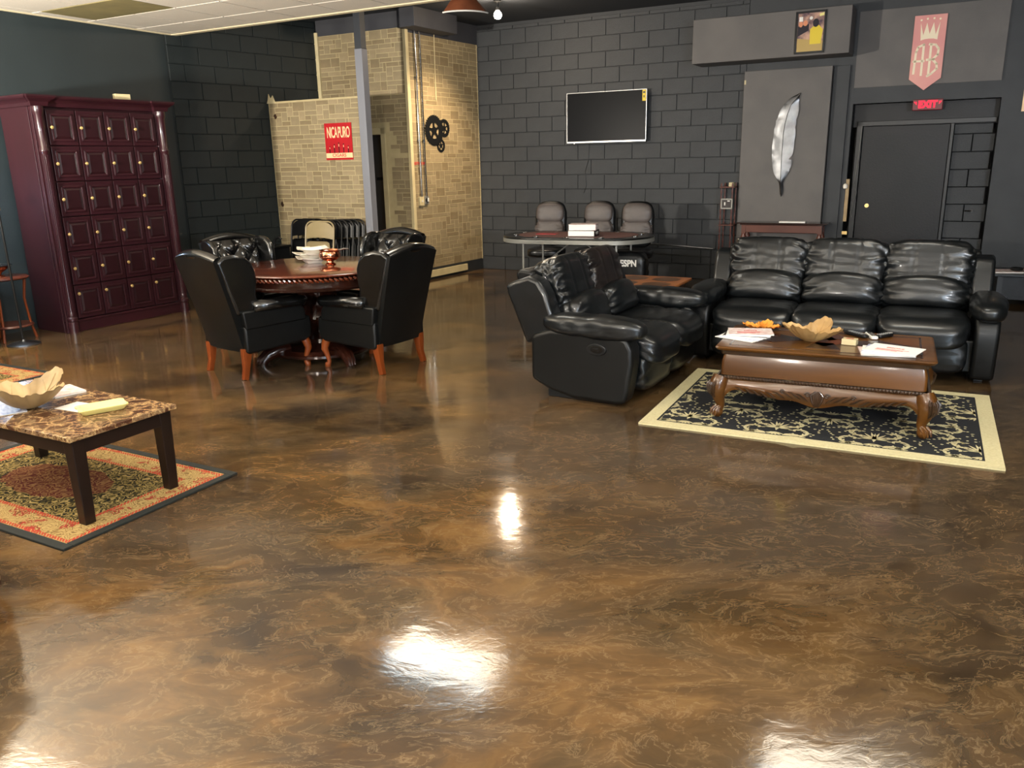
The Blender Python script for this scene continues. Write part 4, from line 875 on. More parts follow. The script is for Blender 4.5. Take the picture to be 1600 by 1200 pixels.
mb = MB(); mb.bb(TW / 2 - .06, TW / 2 - .012, -.014, -.006, TH / 2 - .15, TH / 2 - .012); obj('sticker', mb, 'yellow', tv, label='yellow energy sticker')
mb = MB(); mb.bb(TW / 2 - .052, TW / 2 - .022, -.0155, -.014, TH / 2 - .055, TH / 2 - .03); mb.bb(TW / 2 - .045, TW / 2 - .03, -.0155, -.014, TH / 2 - .11, TH / 2 - .08); obj('sticker_print', mb, 'poster_black', tv)
mb = MB(); mb.bb(-TW / 2 + .11, -TW / 2 + .125, -.01, .0, -TH / 2 - .012, -TH / 2); obj('sensor', mb, 'silver', tv)
cbm = MB(); cbm.sweep([(1.78, -.02, 1.83), (1.77, -.016, 1.6), (1.72, -.016, 1.45), (1.74, -.016, 1.25), (1.70, -.016, 1.15)], .004, 6); o = obj('television_cable', cbm, 'black_plastic'); o.location = BACK[0]; o.rotation_euler[2] = BACK[1]; tag(o, 'thin black cable hanging down the block wall below the television', 'cable')
# ---- poker chairs, table
def pchair():
    t = thing('padded_chair', '', 'chair')
    mb = MB(); mb.puff((0, .22, .80), (.42, .11, .58), e=3.6, n=12, wr=.006, seed=1, R=Matrix.Rotation(rad(-8), 3, 'X')); obj('back_shell', mb, 'black_plastic', t, smooth=True, ang=180)
    mb = MB(); mb.puff((0, .165, .94), (.37, .10, .26), e=3, n=12, wr=.008, seed=2, R=Matrix.Rotation(rad(-8), 3, 'X')); obj('headrest', mb, 'taupe', t, smooth=True, ang=180)
    mb = MB(); mb.puff((0, .145, .72), (.38, .11, .30), e=3, n=14, wr=.022, seed=5, ws=24, R=Matrix.Rotation(rad(-8), 3, 'X')); obj('lumbar_pad', mb, 'taupe', t, smooth=True, ang=180)
    mb = MB(); mb.puff((0, -.05, .46), (.46, .46, .12), e=4, n=10, wr=.008); obj('seat', mb, 'leather', t, smooth=True, ang=180)
    mb = MB(); mb.cyl((0, .0, .12), (0, 0, .42), .03, 12); mb.sweep([(0, .02, .40), (0, .26, .42), (0, .30, .6)], .02, 8); obj('post', mb, 'black_metal', t, smooth=True)
    mb = MB()
    for k in range(5):
        a = 2 * PI * k / 5; mb.sweep([(0, 0, .13), (.26 * cos(a), .26 * sin(a), .07)], [.026, .016], 8); mb.sweep([(.26 * cos(a), .26 * sin(a) - .015, .028), (.26 * cos(a), .26 * sin(a) + .015, .028)], .027, 10)
    obj('star_base', mb, 'black_metal', t, smooth=True); return t
pc = pchair(); pc['group'] = 'padded chairs behind the poker table'
A = fr(BACK, 1.22, -1.32); pc.location = (.50, 10.62, 0); pc.rotation_euler[2] = rad(-28 + 12); pc['label'] = 'taupe padded chair behind the poker table, nearest the stone wall'
dup(pc, (1.10, 10.45, 0), rad(-28 + 6), 'taupe padded chair behind the poker table, straight behind the white books')
d = dup(pc, (1.56, 10.14, 0), rad(-28 + 10), 'taupe padded chair behind the poker table, nearest the leaning metal bar'); d.location.z = -.0
pk = thing('poker_table', 'oval folding poker table with steel edge and brown felt in front of the television wall', 'table', (.80, 9.50, 0), rad(-22))
def oval(L, Wd, n=48): 
    r = Wd / 2; c = L / 2 - r * .9; return [((c if cos(a) > 0 else -c) + r * .9 * cos(a), r * sin(a)) for a in [2 * PI * (k + .5) / n for k in range(n)]]
mb = MB(); mb.prism(oval(1.78, 1.02), .70, .745, 'z'); obj('steel_edge', mb, 'gray_metal', pk, smooth=True, ang=40)
mb = MB(); mb.prism(oval(1.77, 1.01), .745, .765, 'z'); o = obj('padded_rail', mb, 'leather', pk, bevel=.012, seg=3)
mb = MB(); mb.prism(oval(1.42, .70), .7655, .7675, 'z'); obj('felt_surface', mb, 'felt', pk)
mb = MB(); mb.bb(-.5, -.25, -.06, .06, .768, .772); obj('chip_tray', mb, 'poster_red', pk)
for k, a in enumerate([20, 60, 90, 120, 160, 200, 240, 270, 300, 340]):
    x, y = .76 * cos(rad(a)), .43 * sin(rad(a)); mb = MB(); mb.lathe([(.034, .764), (.04, .768), (.04, .772), (.032, .772), (.03, .768)], 16, x, y); obj('cup_holder', mb, 'chrome', pk, smooth=True)
for s in (-1, 1):
    mb = MB(); x = s * .55
    mb.sweep([(x, -.34, .70), (x, -.34, .22), (x + s * .05, -.38, .02), (x + s * .05, -.38, 0)], .013, 8); mb.sweep([(x, .34, .70), (x, .34, .22), (x + s * .05, .38, .02), (x + s * .05, .38, 0)], .013, 8); mb.cyl((x, -.34, .3), (x, .34, .3), .009, 8); mb.cyl((x, -.34, .69), (x, .34, .69), .010, 8); obj('folding_leg', mb, 'gray_metal', pk, smooth=True)
    mb = MB(); mb.cyl((x, 0, .32), (s * .05, 0, .70), .009, 8); mb.cyl((x, -.3, .3), (s * .25, 0, .53), .007, 8); mb.cyl((x, .3, .3), (s * .25, 0, .53), .007, 8); obj('brace', mb, 'gray_metal', pk, smooth=True)
for k, (z, rz, lab) in enumerate(((.768, .15, 'lower of two thick white-edged books on the poker table'), (.836, .25, 'upper of two thick white-edged books on the poker table'))):
    b = thing('book', lab, 'book', (.86, 9.32, z), rad(-28) + rz, 'books on the poker table')
    mb = MB(); mb.bb(-.16, .14, -.11, .11, .004, .062); obj('pages', mb, 'paper', b)
    mb = MB(); mb.bb(-.165, .145, -.115, .115, 0, .004); mb.bb(-.165, .145, -.115, .115, .062, .066); mb.bb(.14, .147, -.115, .115, 0, .066); obj('cover', mb, 'poster_black' if k == 0 else 'paper2', b)
    textmesh('spine_lettering', 'POKER', .042, 'paper', b, (.1478, 0, .033), (PI / 2, 0, PI / 2), .0003, bold=.001)
eb = thing('carry_bag', 'black carry bag with a white sports logo under the right end of the poker table', 'bag', (1.37, 9.36, 0), rad(-20))
mb = MB(); mb.puff((0, 0, .29), (.46, .24, .58), e=5, n=10, wr=.02, seed=9, ws=8); obj('bag_body', mb, 'black_plastic', eb, smooth=True)
mb = MB(); mb.bb(-.13, .13, -.126, -.119, .40, .53); obj('logo_patch', mb, 'black_metal', eb)
textmesh('logo', 'ESPN', .10, 'paper', eb, (.03, -.128, .45), (PI / 2, 0, 0), .001, sx=.85, bold=.004)
br = thing('leaning_bar', 'long thin metal bar running low along the block wall behind the end table', 'bar', fr(BACK, 2.66, -.30, 0), BACK[1])
mb = MB(); mb.cyl((0, 0, .50), (.98, .05, .44), .012, 10); obj('bar', mb, 'steel', br, smooth=True)
mb = MB(); mb.lathe([(.055, 0), (.055, .02)], 16); mb.v = [(v[2] - .01, v[0], v[1] + .50) for v in mb.v]; obj('end_plate', mb, 'chrome', br)
mb = MB(); mb.cyl((.02, 0, 0), (.02, 0, .5), .012, 8); mb.cyl((.95, .05, 0), (.95, .05, .43), .012, 8); mb.cyl((.02, 0, .36), (.95, .05, .33), .008, 8); obj('stand', mb, 'black_metal', br)
# ---- recliner sofas
def recliner(t, n, Wd, seed0=0, handle=False):
    AW = .19; sw_ = (Wd - 2 * AW) / n
    mb = MB(); mb.bb(-Wd / 2 + .10, Wd / 2 - .10, .08, .74, .07, .30); obj('base', mb, 'leather_matte', t, bevel=.01)
    mb = MB(); mb.prism([(.62, .10), (.76, .08), (.80, .35), (.93, .84), (.90, .87), (.80, .86), (.66, .45)], -Wd / 2 + .13, Wd / 2 - .13, 'x'); obj('back_panel', mb, 'leather_matte', t, bevel=.02, seg=3)
    def crease(w):
        def f(o):
            for c in (-w / 6, w / 6):
                o = o + Vector((0, .006, -.004)) * math.exp(-((o.x - c) / .008) ** 2)
            return o
        return f
    for k in range(n):
        cx = -Wd / 2 + AW + sw_ * (k + .5); w = sw_ + .012; sd_ = seed0 + k * 3
        R = Matrix.Rotation(rad(-17), 3, 'X')
        mb = MB(); mb.puff((cx, .20, .375), (w, .64, .19), e=5, n=22, wr=.012, seed=sd_, ws=11, warp=lambda o: Vector((o.x, o.y, o.z - .10 * max(0, (-o.y - .14) / .18) ** 2 * .55))); obj('seat_cushion', mb, 'leather', t, smooth=True, ang=180)
        mb = MB(); mb.puff((cx, .03, .20), (w - .01, .14, .27), e=5, n=16, wr=.010, seed=sd_ + 1, ws=13); obj('footrest', mb, 'leather', t, smooth=True, ang=180)
        mb = MB(); mb.puff((cx, .56, .525), (w + .008, .26, .25), e=3.6, n=24, wr=.022, seed=sd_ + 2, R=R, ws=12, warp=lambda o: o + Vector((0, -.025 * (1 - (2 * o.x / w) ** 2), .035 * (1 - (2 * o.x / w) ** 2)))); obj('lumbar_cushion', mb, 'leather', t, smooth=True, ang=180)
        mb = MB(); cz = crease(w); mb.puff((cx, .705, .738), (w + .012, .25, .41), e=4.4, n=30, wr=.024, seed=sd_ + 5, R=R, ws=12, warp=cz); obj('head_cushion', mb, 'leather_worn' if handle and k == 1 else 'leather', t, smooth=True, ang=180)
    for s in (-1, 1):
        x1 = s * Wd / 2; x0 = s * (Wd / 2 - .155)
        poly = [(.10, .015), (.04, .03), (.02, .12), (-.005, .30), (.0, .40), (.035, .465), (.10, .49), (.60, .49), (.72, .45), (.745, .42), (.745, .13), (.62, .07), (.42, .02)]
        mb = MB(); mb.prism(poly, x0, x1, 'x'); a = obj('arm', mb, 'leather_matte', t, bevel=.028, seg=4)
        mb = MB(); mb.puff((s * (Wd / 2 - .075), .30, .525), (.235, .74, .15), e=2.9, n=22, wr=.010, seed=seed0 + 20 + s, ws=6, R=Matrix.Rotation(rad(1.5), 3, 'X'), warp=lambda o: Vector((o.x, o.y, o.z * (1.0 + .1 * (o.y < 0)) ))); obj('arm_pad', mb, 'leather', t, smooth=True, ang=180)
        mb = MB()
        poly = [(.56, .48), (.64, .72), (.70, .815), (.78, .84), (.90, .80), (.965, .77), (.945, .70), (.80, .36), (.70, .40)]
        mb.prism(poly, s * (Wd / 2 - .19), s * (Wd / 2 - .035), 'x'); obj('side_wing', mb, 'leather', t, bevel=.03, seg=4)
        mb = MB(); mb.bb(s * (Wd / 2 - .09) - .03, s * (Wd / 2 - .09) + .03, .12, .64, 0.0, .09); obj('foot_rail', mb, 'black_metal', t, bevel=.004)
    if handle:
        x = -Wd / 2
        mb = MB(); mb.prism(arc(.245, .385, .07, 0, 360, 23, .04)[:-1], x - .014, x + .01, 'x'); hp = obj('handle_plate', mb, 'black_plastic', t, bevel=.004)
        mb = MB(); mb.prism(arc(.24, .387, .045, 0, 360, 19, .025)[:-1], x - .019, x - .013, 'x'); mb.box(x - .022, .25, .387, .014, .05, .016); obj('release_lever', mb, 'leather_gloss', hp)
e1 = rad(-27); so = Vector((1.45, 6.45)); c = so + Vector((cos(e1), sin(e1))) * 1.09
s3 = thing('three_seat_recliner_sofa', 'black leather three-seat reclining sofa behind the carved coffee table', 'sofa', (c.x, c.y, 0), e1)
recliner(s3, 3, 2.18, 0)
e2 = rad(60); so = Vector((.78, 5.10)); c = so + Vector((cos(e2), sin(e2))) * .745
s2 = thing('two_seat_recliner_sofa', 'black leather two-seat reclining sofa with a side handle, left of the damask rug', 'sofa', (c.x, c.y, 0), e2)
recliner(s2, 2, 1.49, 40, True)
# ---- end table between the sofas
et = thing('end_table', 'square inlaid wooden end table in the corner between the two sofas', 'table', (1.20, 7.14, 0), rad(-28))
mb = MB(); mb.bb(-.33, .33, -.33, .33, .53, .555); mb.bb(-.31, .31, -.31, .31, .515, .53); obj('tabletop', mb, 'chestnut', et, bevel=.006)
mb = MB()
for a, b in ((-.15, -.15), (.15, .15), (-.15, .15), (.15, -.15)): mb.prism([(a + .13 * cos(q * PI / 4 + PI / 8), b + .13 * sin(q * PI / 4 + PI / 8)) for q in range(8)], .5552, .5562, 'z')
obj('inlay', mb, 'walnut', et)
mb = MB(); mb.bb(-.285, .285, -.285, .285, .40, .515); obj('apron', mb, 'walnut', et, bevel=.004)
for x in (-.26, .26):
    for y in (-.26, .26):
        mb = MB(); mb.sweep([(x, y, .42), (x * 1.04, y * 1.04, .33), (x, y, .12), (x * 1.06, y * 1.06, .03), (x * 1.06, y * 1.06, 0)], [.034, .036, .02, .03, .022], 10); obj('leg', mb, 'walnut', et, smooth=True)
# ---- rugs
rg = thing('damask_rug', 'black rug with cream damask scrolls and cream border under the carved coffee table', 'rug', (.786, 4.798, 0), rad(-27.07))
RW, RH = 1.98, 1.48
def rugw(x, y): return .009 + .012 * math.exp(-((x - .92) / .05) ** 2) * math.exp(-(y / .10) ** 2)
mb = MB(); nx, ny = 66, 20
mb.grid(lambda u, v: (RW * u, RH * v ** 1.0, rugw(RW * u, RH * v) if 0 < v or True else 0), nx, ny * 2); mb.grid(lambda u, v: (RW * u, 0, rugw(RW * u, 0) * v), nx, 1)
mb.bb(0, RW, .02, RH, .001, .0085)
obj('pile', mb, 'black_rug', rg, smooth=True)
BWd = .088
mb = MB()
mb.grid(lambda u, v: (RW * u, BWd * v, rugw(RW * u, BWd * v) + .002), nx, 6); mb.grid(lambda u, v: (RW * u, -.001, (rugw(RW * u, 0) + .002) * v), nx, 1)
mb.grid(lambda u, v: (RW * u, RH - BWd + BWd * v, .0112), 8, 1); mb.grid(lambda u, v: (BWd * u, RH * v, .0113), 1, 8); mb.grid(lambda u, v: (RW - BWd + BWd * u, RH * v, .0113), 1, 8)
obj('cream_border', mb, 'cream_rug', rg)
pm = MB(); inx0, inx1, iny0, iny1 = BWd + .012, RW - BWd - .012, BWd + .012, RH - BWd - .012
def clampv(x, y): return (min(max(x, inx0), inx1), min(max(y, iny0), iny1))
def poly2(pts):
    q = [clampv(*p) for p in pts]
    if max(p[0] for p in q) - min(p[0] for p in q) < .003 or max(p[1] for p in q) - min(p[1] for p in q) < .003: return
    c = (sum(p[0] for p in q) / len(q), sum(p[1] for p in q) / len(q)); zz = lambda p: rugw(*p) + .0016
    vs = [(*c, zz(c))] + [(*p, zz(p)) for p in q]; pm.add(vs, [(0, i + 1, (i + 1) % len(q) + 1) for i in range(len(q))])
def leaf(x, y, a, L, w):
    poly2([(x + cos(a) * L * t - sin(a) * w * s * sin(PI * t ** .8), y + sin(a) * L * t + cos(a) * w * s * sin(PI * t ** .8)) for t, s in [(0, 1), (.3, 1), (.65, 1), (1, 1), (.65, -1), (.3, -1)]])
def ribbon(path, w0, w1, leaves=True, sd=1):
    n = len(path) - 1
    for i in range(n):
        (x0, y0), (x1, y1) = path[i], path[i + 1]; a = math.atan2(y1 - y0, x1 - x0); wa = w0 + (w1 - w0) * i / n; wb_ = w0 + (w1 - w0) * (i + 1) / n
        poly2([(x0 - sin(a) * wa, y0 + cos(a) * wa), (x1 - sin(a) * wb_, y1 + cos(a) * wb_), (x1 + sin(a) * wb_, y1 - cos(a) * wb_), (x0 + sin(a) * wa, y0 - cos(a) * wa)])
        if leaves and i % 2 == 1:
            leaf(x1, y1, a + 1.1 * sd, .042 * (1 - .4 * i / n), .0075); 
            if i % 4 == 1: leaf(x1, y1, a - 1.2 * sd, .028, .007)
def motif(cx, cy, up_, sc=1.0):
    for s in (-1, 1):
        def P(x, y): return (cx + s * x * sc, cy + up_ * y * sc)
        def spi(x, y, r0, a0, turns, n=14): return [P(x + r0 * (1 - .75 * i / n) * cos(a0 + turns * i / n), y + r0 * (1 - .75 * i / n) * sin(a0 + turns * i / n)) for i in range(n + 1)]
        ribbon(spi(.115, .0, .105, -2.2, 4.6), .014 * sc, .004 * sc, True, s * up_)
        ribbon(spi(.09, .15, .075, -1.9, 4.0), .012 * sc, .004 * sc, True, s * up_)
        ribbon(spi(.12, -.13, .075, 2.4, -3.9), .012 * sc, .004 * sc, True, -s * up_)
        for k in range(5):
            a = (PI / 2 + s * (.18 + k * .36)) * up_; leaf(cx, cy + up_ * .035 * sc, a, (.13 - .012 * k) * sc, .0085 * sc)
        for k in range(3):
            a = (-PI / 2 + s * (.2 + k * .4)) * up_; leaf(cx, cy - up_ * .05 * sc, a, .075 * sc, .008 * sc)
        for k in range(7):
            q = P(.03 + .035 * k, .21 - .012 * k * k * .4); leaf(q[0], q[1], (k * 1.3), .020 * sc, .008 * sc)
            q = P(.20 + .012 * k, -.02 + .045 * (k - 2)); leaf(q[0], q[1], (k * 2.1), .020 * sc, .008 * sc)
    leaf(cx, cy - .02, PI / 2 * up_, .17 * sc, .014 * sc)
for r in range(4):
    for c_ in range(5):
        motif(.26 + c_ * .54 - (.27 if r % 2 else 0), .20 + r * .375, 1 if r % 2 == 0 else -1, .98)
o = obj('damask_scrolls', pm, 'cream_rug', rg, smooth=False); o['kind'] = 'stuff'
def persian(loc, rz, label):
    t = thing('oriental_rug', label, 'rug', loc, rz, 'patterned rugs on the left')
    mb = MB(); mb.bb(-.79, .79, -.49, .49, 0.001, .009); obj('pile', mb, 'persian', t)
    mb = MB()
    for a in ((-.8, .8, -.5, -.455), (-.8, .8, .455, .5), (-.8, -.755, -.455, .455), (.755, .8, -.455, .455)): mb.bb(a[0], a[1], a[2], a[3], .0, .0125)
    obj('binding', mb, 'green_black', t, bevel=.003); return t
d_l = Vector((-.879, .477)); d_f = Vector((.477, .879))
c = (Vector((-1.493, 4.082)) + Vector((-1.968, 3.203))) / 2 + d_l * .8
pr1 = persian((c.x, c.y, 0), rad(-28.5), 'gold and red oriental rug with dark binding under the marble-top table')
c = Vector((-3.718, 6.404)) + d_l * .8 - d_f * .5
dup(pr1, (c.x, c.y, 0), rad(-28.5), 'gold and red oriental rug farther back, cut by the left edge')
# ---- carved coffee table
TWd, TD = 1.237, .739; a0 = rad(-25.2); c = Vector((1.261, 4.88)) + Vector((cos(a0), sin(a0))) * TWd / 2 + Vector((-sin(a0), cos(a0))) * TD / 2
ct = thing('carved_coffee_table', 'carved walnut coffee table with inlaid top on the black and cream rug', 'table', (c.x, c.y, .010), a0)
def rrect(x, y, r=.03, n=4):
    p = []
    for sx, sy, s0 in ((1, 1, 0), (-1, 1, 90), (-1, -1, 180), (1, -1, 270)): p += [(sx * (x - r) + r * cos(rad(s0 + 90 * i / n)), sy * (y - r) + r * sin(rad(s0 + 90 * i / n))) for i in range(n + 1)]
    return p
def stack(mb, layers, r=.03):
    base = len(mb.v); L = []
    for ins, z in layers: L.append([(x, y, z) for x, y in rrect(TWd / 2 - ins, TD / 2 - ins, r)])
    n = len(L[0]); vs = [p for l in L for p in l]
    fs = [(j * n + k, j * n + (k + 1) % n, (j + 1) * n + (k + 1) % n, (j + 1) * n + k) for j in range(len(L) - 1) for k in range(n)]
    fs.append(tuple(range(n - 1, -1, -1))); fs.append(tuple(range((len(L) - 1) * n, len(L) * n))); mb.add(vs, fs)
mb = MB(); stack(mb, [(.03, .432), (.012, .436), (.004, .444), (.0, .452), (.006, .459), (.016, .461), (.02, .4605)]); obj('tabletop', mb, 'walnut', ct, smooth=True, ang=30)
mb = MB(); stack(mb, [(.055, .40), (.035, .408), (.028, .432), (.04, .433)]); obj('dark_moulding', mb, 'walnut_dark', ct, smooth=True, ang=30)
mb = MB(); stack(mb, [(.045, .27), (.038, .275), (.040, .36), (.05, .402)], .02); obj('drawer_box', mb, 'walnut', ct, smooth=True, ang=30)
# rope bead round the box
for q, (p0, p1) in enumerate((((-1, -1), (1, -1)), ((1, -1), (1, 1)), ((1, 1), (-1, 1)), ((-1, 1), (-1, -1)))):
    A = Vector((p0[0] * (TWd / 2 - .022), p0[1] * (TD / 2 - .022), .264)); B = Vector((p1[0] * (TWd / 2 - .022), p1[1] * (TD / 2 - .022), .264)); L = (B - A).length; d = (B - A) / L; n = int(L / .019); mb = MB()
    mb.sweep([A, B], .006, 6)
    for k in range(n):
        c = A + d * (k + .5) * L / n; mb.sweep([c - d * .010 + Vector((0, 0, -.006)), c, c + d * .010 + Vector((0, 0, .006))], [.005, .0125, .005], 6)
    obj('rope_bead', mb, 'walnut_dark', ct, smooth=True)
# serpentine aprons
def apron(L, nm):
    mb = MB(); n = 48; top = .255; 
    def bot(u):
        x = abs(u * 2 - 1); return .165 + .03 * x ** 2 - .045 * math.exp(-(x / .22) ** 2) - .02 * math.exp(-((x - .42) / .14) ** 2) - .06 * max(0, (x - .86) / .14) ** 2
    def f(u, v):
        z = bot(u) + (top - bot(u)) * v; bul = .018 * sin(PI * (1 - v) * .8); return ((u - .5) * L, -bul, z)
    mb.grid(f, n, 8); mb.grid(lambda u, v: (lambda p: (p[0], .02, p[2]))(f(1 - u, v)), n, 8); mb.grid(lambda u, v: ((u - .5) * L, .02 - (.02 + .018 * sin(PI * .8)) * v, bot(u)), n, 1)
    return mb
for (L, x, y, rz) in ((TWd - .14, 0, -TD / 2 + .035, 0), (TWd - .14, 0, TD / 2 - .035, PI), (TD - .14, -TWd / 2 + .035, 0, -PI / 2), (TD - .14, TWd / 2 - .035, 0, PI / 2)):
    ap = obj('apron', apron(L, ''), 'walnut', ct, smooth=True, loc=(x, y, 0), rz=rz, ang=50)
    if L > 1:
        mb = MB()
        for s in (-1, 1):
            for k in range(9):   # acanthus fronds sweeping outwards
                x0 = s * (.05 + .045 * k); h = .185 + .008 * sin(k)
                mb.sweep([(x0, -.022, h - .028 + .002 * k), (x0 + s * .02, -.030, h - .010), (x0 + s * .05, -.029, h + .012), (x0 + s * .075, -.022, h + .016)], [.003, .009, .008, .002], 6, flat=.7)
            for (cx, cz, r) in ((.055, .20, .018), (.20, .205, .015)):
                mb.sweep([(s * cx + r * (1 - .06 * i) * cos(i * .6) * s, -.026, cz + r * (1 - .06 * i) * sin(i * .6)) for i in range(14)], .0045, 6)
        for k in range(-3, 4): mb.sweep([(k * .004, -.022, .13), (k * .009, -.034, .165), (k * .012, -.026, .20), (k * .004, -.02, .225)], [.003, .006, .006, .003], 6)
        obj('acanthus_carving', mb, 'walnut_dark', ap, smooth=True)
for sx in (-1, 1):
    for sy in (-1, 1):
        X, Y = sx * (TWd / 2 - .045), sy * (TD / 2 - .045)
        mb = MB(); dgl = Vector((sx, sy, 0)) * .7071; P0 = Vector((X, Y, 0))
        mb.sweep([P0 + Vector((0, 0, .26)), P0 + dgl * .018 + Vector((0, 0, .225)), P0 + dgl * .03 + Vector((0, 0, .18)), P0 + dgl * .012 + Vector((0, 0, .12)), P0 - dgl * .003 + Vector((0, 0, .075)), P0 + dgl * .01 + Vector((0, 0, .045))], [.048, .056, .052, .036, .026, .026], 14)
        lg = obj('leg', mb, 'walnut', ct, smooth=True)
        mb = MB(); c = P0 + dgl * .018; mb.lathe([(.004, 0), (.02, .003), (.033, .018), (.036, .034), (.030, .052), (.012, .062)], 16, c.x, c.y)
        for q in (-1, 0, 1):
            pp_ = Vector((-dgl.y, dgl.x, 0)) * .022 * q; mb.sweep([c + pp_ - dgl * .0 + Vector((0, 0, .066)), c + pp_ * 1.2 + dgl * .028 + Vector((0, 0, .045)), c + pp_ * 1.1 + dgl * .036 + Vector((0, 0, .015))], [.009, .009, .005], 6)
        obj('ball_foot', mb, 'walnut', lg, smooth=True)
        mb = MB()
        for q in (-2, -1, 0, 1, 2):
            pp_ = Vector((-dgl.y, dgl.x, 0)); mb.sweep([P0 + dgl * .05 + pp_ * .012 * q + Vector((0, 0, .25)), P0 + dgl * .078 + pp_ * .018 * q + Vector((0, 0, .215)), P0 + dgl * .074 + pp_ * .014 * q + Vector((0, 0, .165)), P0 + dgl * .044 + pp_ * .004 * q + Vector((0, 0, .12))], [.004, .009, .008, .003], 6)
        obj('knee_carving', mb, 'walnut_dark', lg, smooth=True)
# inlaid parquetry on the top
ZT = .4612
def inl(pts, m_): mb = MB(); mb.prism(pts, ZT - .002, ZT + .0006, 'z'); return obj('inlay', mb, m_, ct)
for s in (-1, 1):
    inl([(s * .10, 0), (s * .30, .13), (s * .50, 0), (s * .30, -.13)] if s > 0 else [(s * .10, 0), (s * .30, -.13), (s * .50, 0), (s * .30, .13)], 'mahog_dark')
    inl([(s * .02, .02), (s * .12, .12), (s * .06, .22), (s * -.04, .12)] if s < 0 else [(s * .02, .02), (s * -.04, .12), (s * .06, .22), (s * .12, .12)], 'mahog')
inl([(-.12, 0), (0, -.16), (.12, 0), (0, .16)], 'orange_wood')
inl([(-.05, -.05), (.05, -.05), (.10, -.22), (-.10, -.22)], 'mahog_dark')
mb = MB(); X, Y, w = TWd / 2 - .075, TD / 2 - .075, .012
for a in ((-X, X, -Y, -Y + w), (-X, X, Y - w, Y), (-X, -X + w, -Y, Y), (X - w, X, -Y, Y)): mb.bb(a[0], a[1], a[2], a[3], ZT - .002, ZT + .0005)
obj('inlay_banding', mb, 'mahog_dark', ct)
ZR = .010 + .4622
# ---- things on the carved table
def leafbowl(name, label, loc, rz, R, H, m_, lobes=4, thick=.004):
    t = thing(name, label, 'bowl', loc, rz)
    def f(u, v, o=0):
        a = 2 * PI * u; lob = .5 + .5 * cos(lobes * a); tip = lob ** .7
        r = R * (.26 + .74 * v * (.50 + .58 * tip))
        flare = .78 + .22 * cos(a * 2 + .6)            # alternate lobes stand up or droop outwards
        z = H * (.04 + .96 * (v ** 1.5) * (.42 + .58 * tip * flare + .10 * (1 - tip))) + .005 * sin(a * 26) * v * v + .004 * sin(a * 11 + 1) * v - H * .10 * max(0, v - .8) * 5 * tip * (1 - flare)
        return (r * cos(a), r * sin(a), z + o)
    mb = MB(); nu, nv = 90, 12; mb.grid(lambda u, v: f(u, v, thick), nu, nv); mb.grid(lambda u, v: f(1 - u, v, 0), nu, nv)
    obj('leaf_shell', mb, m_, t, smooth=True, ang=180)
    mb = MB(); mb.lathe([(R * .24, 0), (R * .27, H * .04), (R * .33, H * .10)], 20); obj('foot', mb, m_, t, smooth=True)
    mb = MB()
    for k in range(lobes):
        a = 2 * PI * k / lobes; mb.sweep([Vector(f((k / lobes) % 1, v, thick + .001)) for v in (.1, .35, .6, .85)], .0028, 6)
        for q in (-1, 1): mb.sweep([Vector(f((k / lobes) % 1, .35, thick + .001)), Vector(f((k / lobes + q * .04) % 1, .65, thick + .001)), Vector(f((k / lobes + q * .055) % 1, .85, thick + .001))], .0018, 5)
    obj('veins', mb, m_, t, smooth=True); return t
leafbowl('leaf_bowl', 'tan carved leaf-shaped bowl standing in the middle of the carved coffee table', (1.895, 4.98, ZR), .75, .185, .12, 'leafwood')
leafbowl('leaf_dish', 'small amber leaf-shaped dish at the back left of the carved coffee table', (1.70, 5.37, ZR), .9, .125, .035, 'amber')
def magazine(label, loc, rz, w, h, m_, group=None, th=.005, tilt=0, ink=None, name='magazine'):
    t = thing(name, label, name, loc, rz, group); t.rotation_euler = (tilt, 0, rz)
    mb = MB(); mb.bb(-w / 2 + .001, w / 2 - .002, -h / 2 + .001, h / 2 - .001, 0, th - .0006); obj('pages', mb, 'paper', t)
    mb = MB(); mb.bb(-w / 2, w / 2, -h / 2, h / 2, th - .0006, th); mb.bb(-w / 2 - .0006, -w / 2 + .001, -h / 2, h / 2, 0, th); obj('cover', mb, m_, t)
    if ink:
        textmesh('cover_lettering', ink, h * .16, 'red_ink', t, (0, h * .1, th + .0003), (0, 0, 0), .0002, sx=.9, bold=.001)
        mb = MB()
        for k in range(3): mb.bb(-w * .32, w * (.30 - .1 * k), -h * (.1 + .08 * k) - .004, -h * (.1 + .08 * k) + .004, th, th + .0004)
        obj('printed_lines', mb, 'red_ink', t)
    return t
for k in range(6):
    magazine(['glossy magazine, lowest of the fanned pile at the left end of the carved coffee table', 'glossy magazine, second from the bottom of the left pile on the carved coffee table', 'glossy magazine, third from the bottom of the left pile on the carved coffee table', 'glossy magazine, third from the top of the left pile on the carved coffee table', 'glossy magazine, second from the top of the left pile on the carved coffee table', 'red-printed magazine on top of the pile at the left end of the carved coffee table'][k],
             (1.50 + .012 * k, 5.11 + .006 * k, ZR + .0055 * k), rad(-12 - (5 - k) * 7), .275, .21, ['paper', 'paper3', 'paper', 'poster_black', 'paper', 'paper2'][k], 'left pile of magazines on the carved table', ink='NEWS' if k == 5 else None)
for k in range(4):
    magazine(['white magazine, lowest of the fanned pile at the right end of the carved coffee table', 'white magazine, second from the bottom of the right pile on the carved coffee table', 'white magazine, second from the top of the right pile on the carved coffee table', 'white magazine with red lettering topping the right pile on the carved coffee table'][k],
             (2.205 + .014 * k, 4.615 - .004 * k, ZR + .0055 * k), rad(-34 + 8 * (3 - k) - 8), .29, .215, ['paper2', 'paper', 'paper3', 'paper'][k], 'right pile of magazines on the carved table', ink='SMOKE' if k == 3 else None)
mbx = thing('matchbox', 'cream matchbox with red lettering beside the leaf bowl on the carved coffee table', 'box', (2.085, 4.845, ZR), rad(-35))
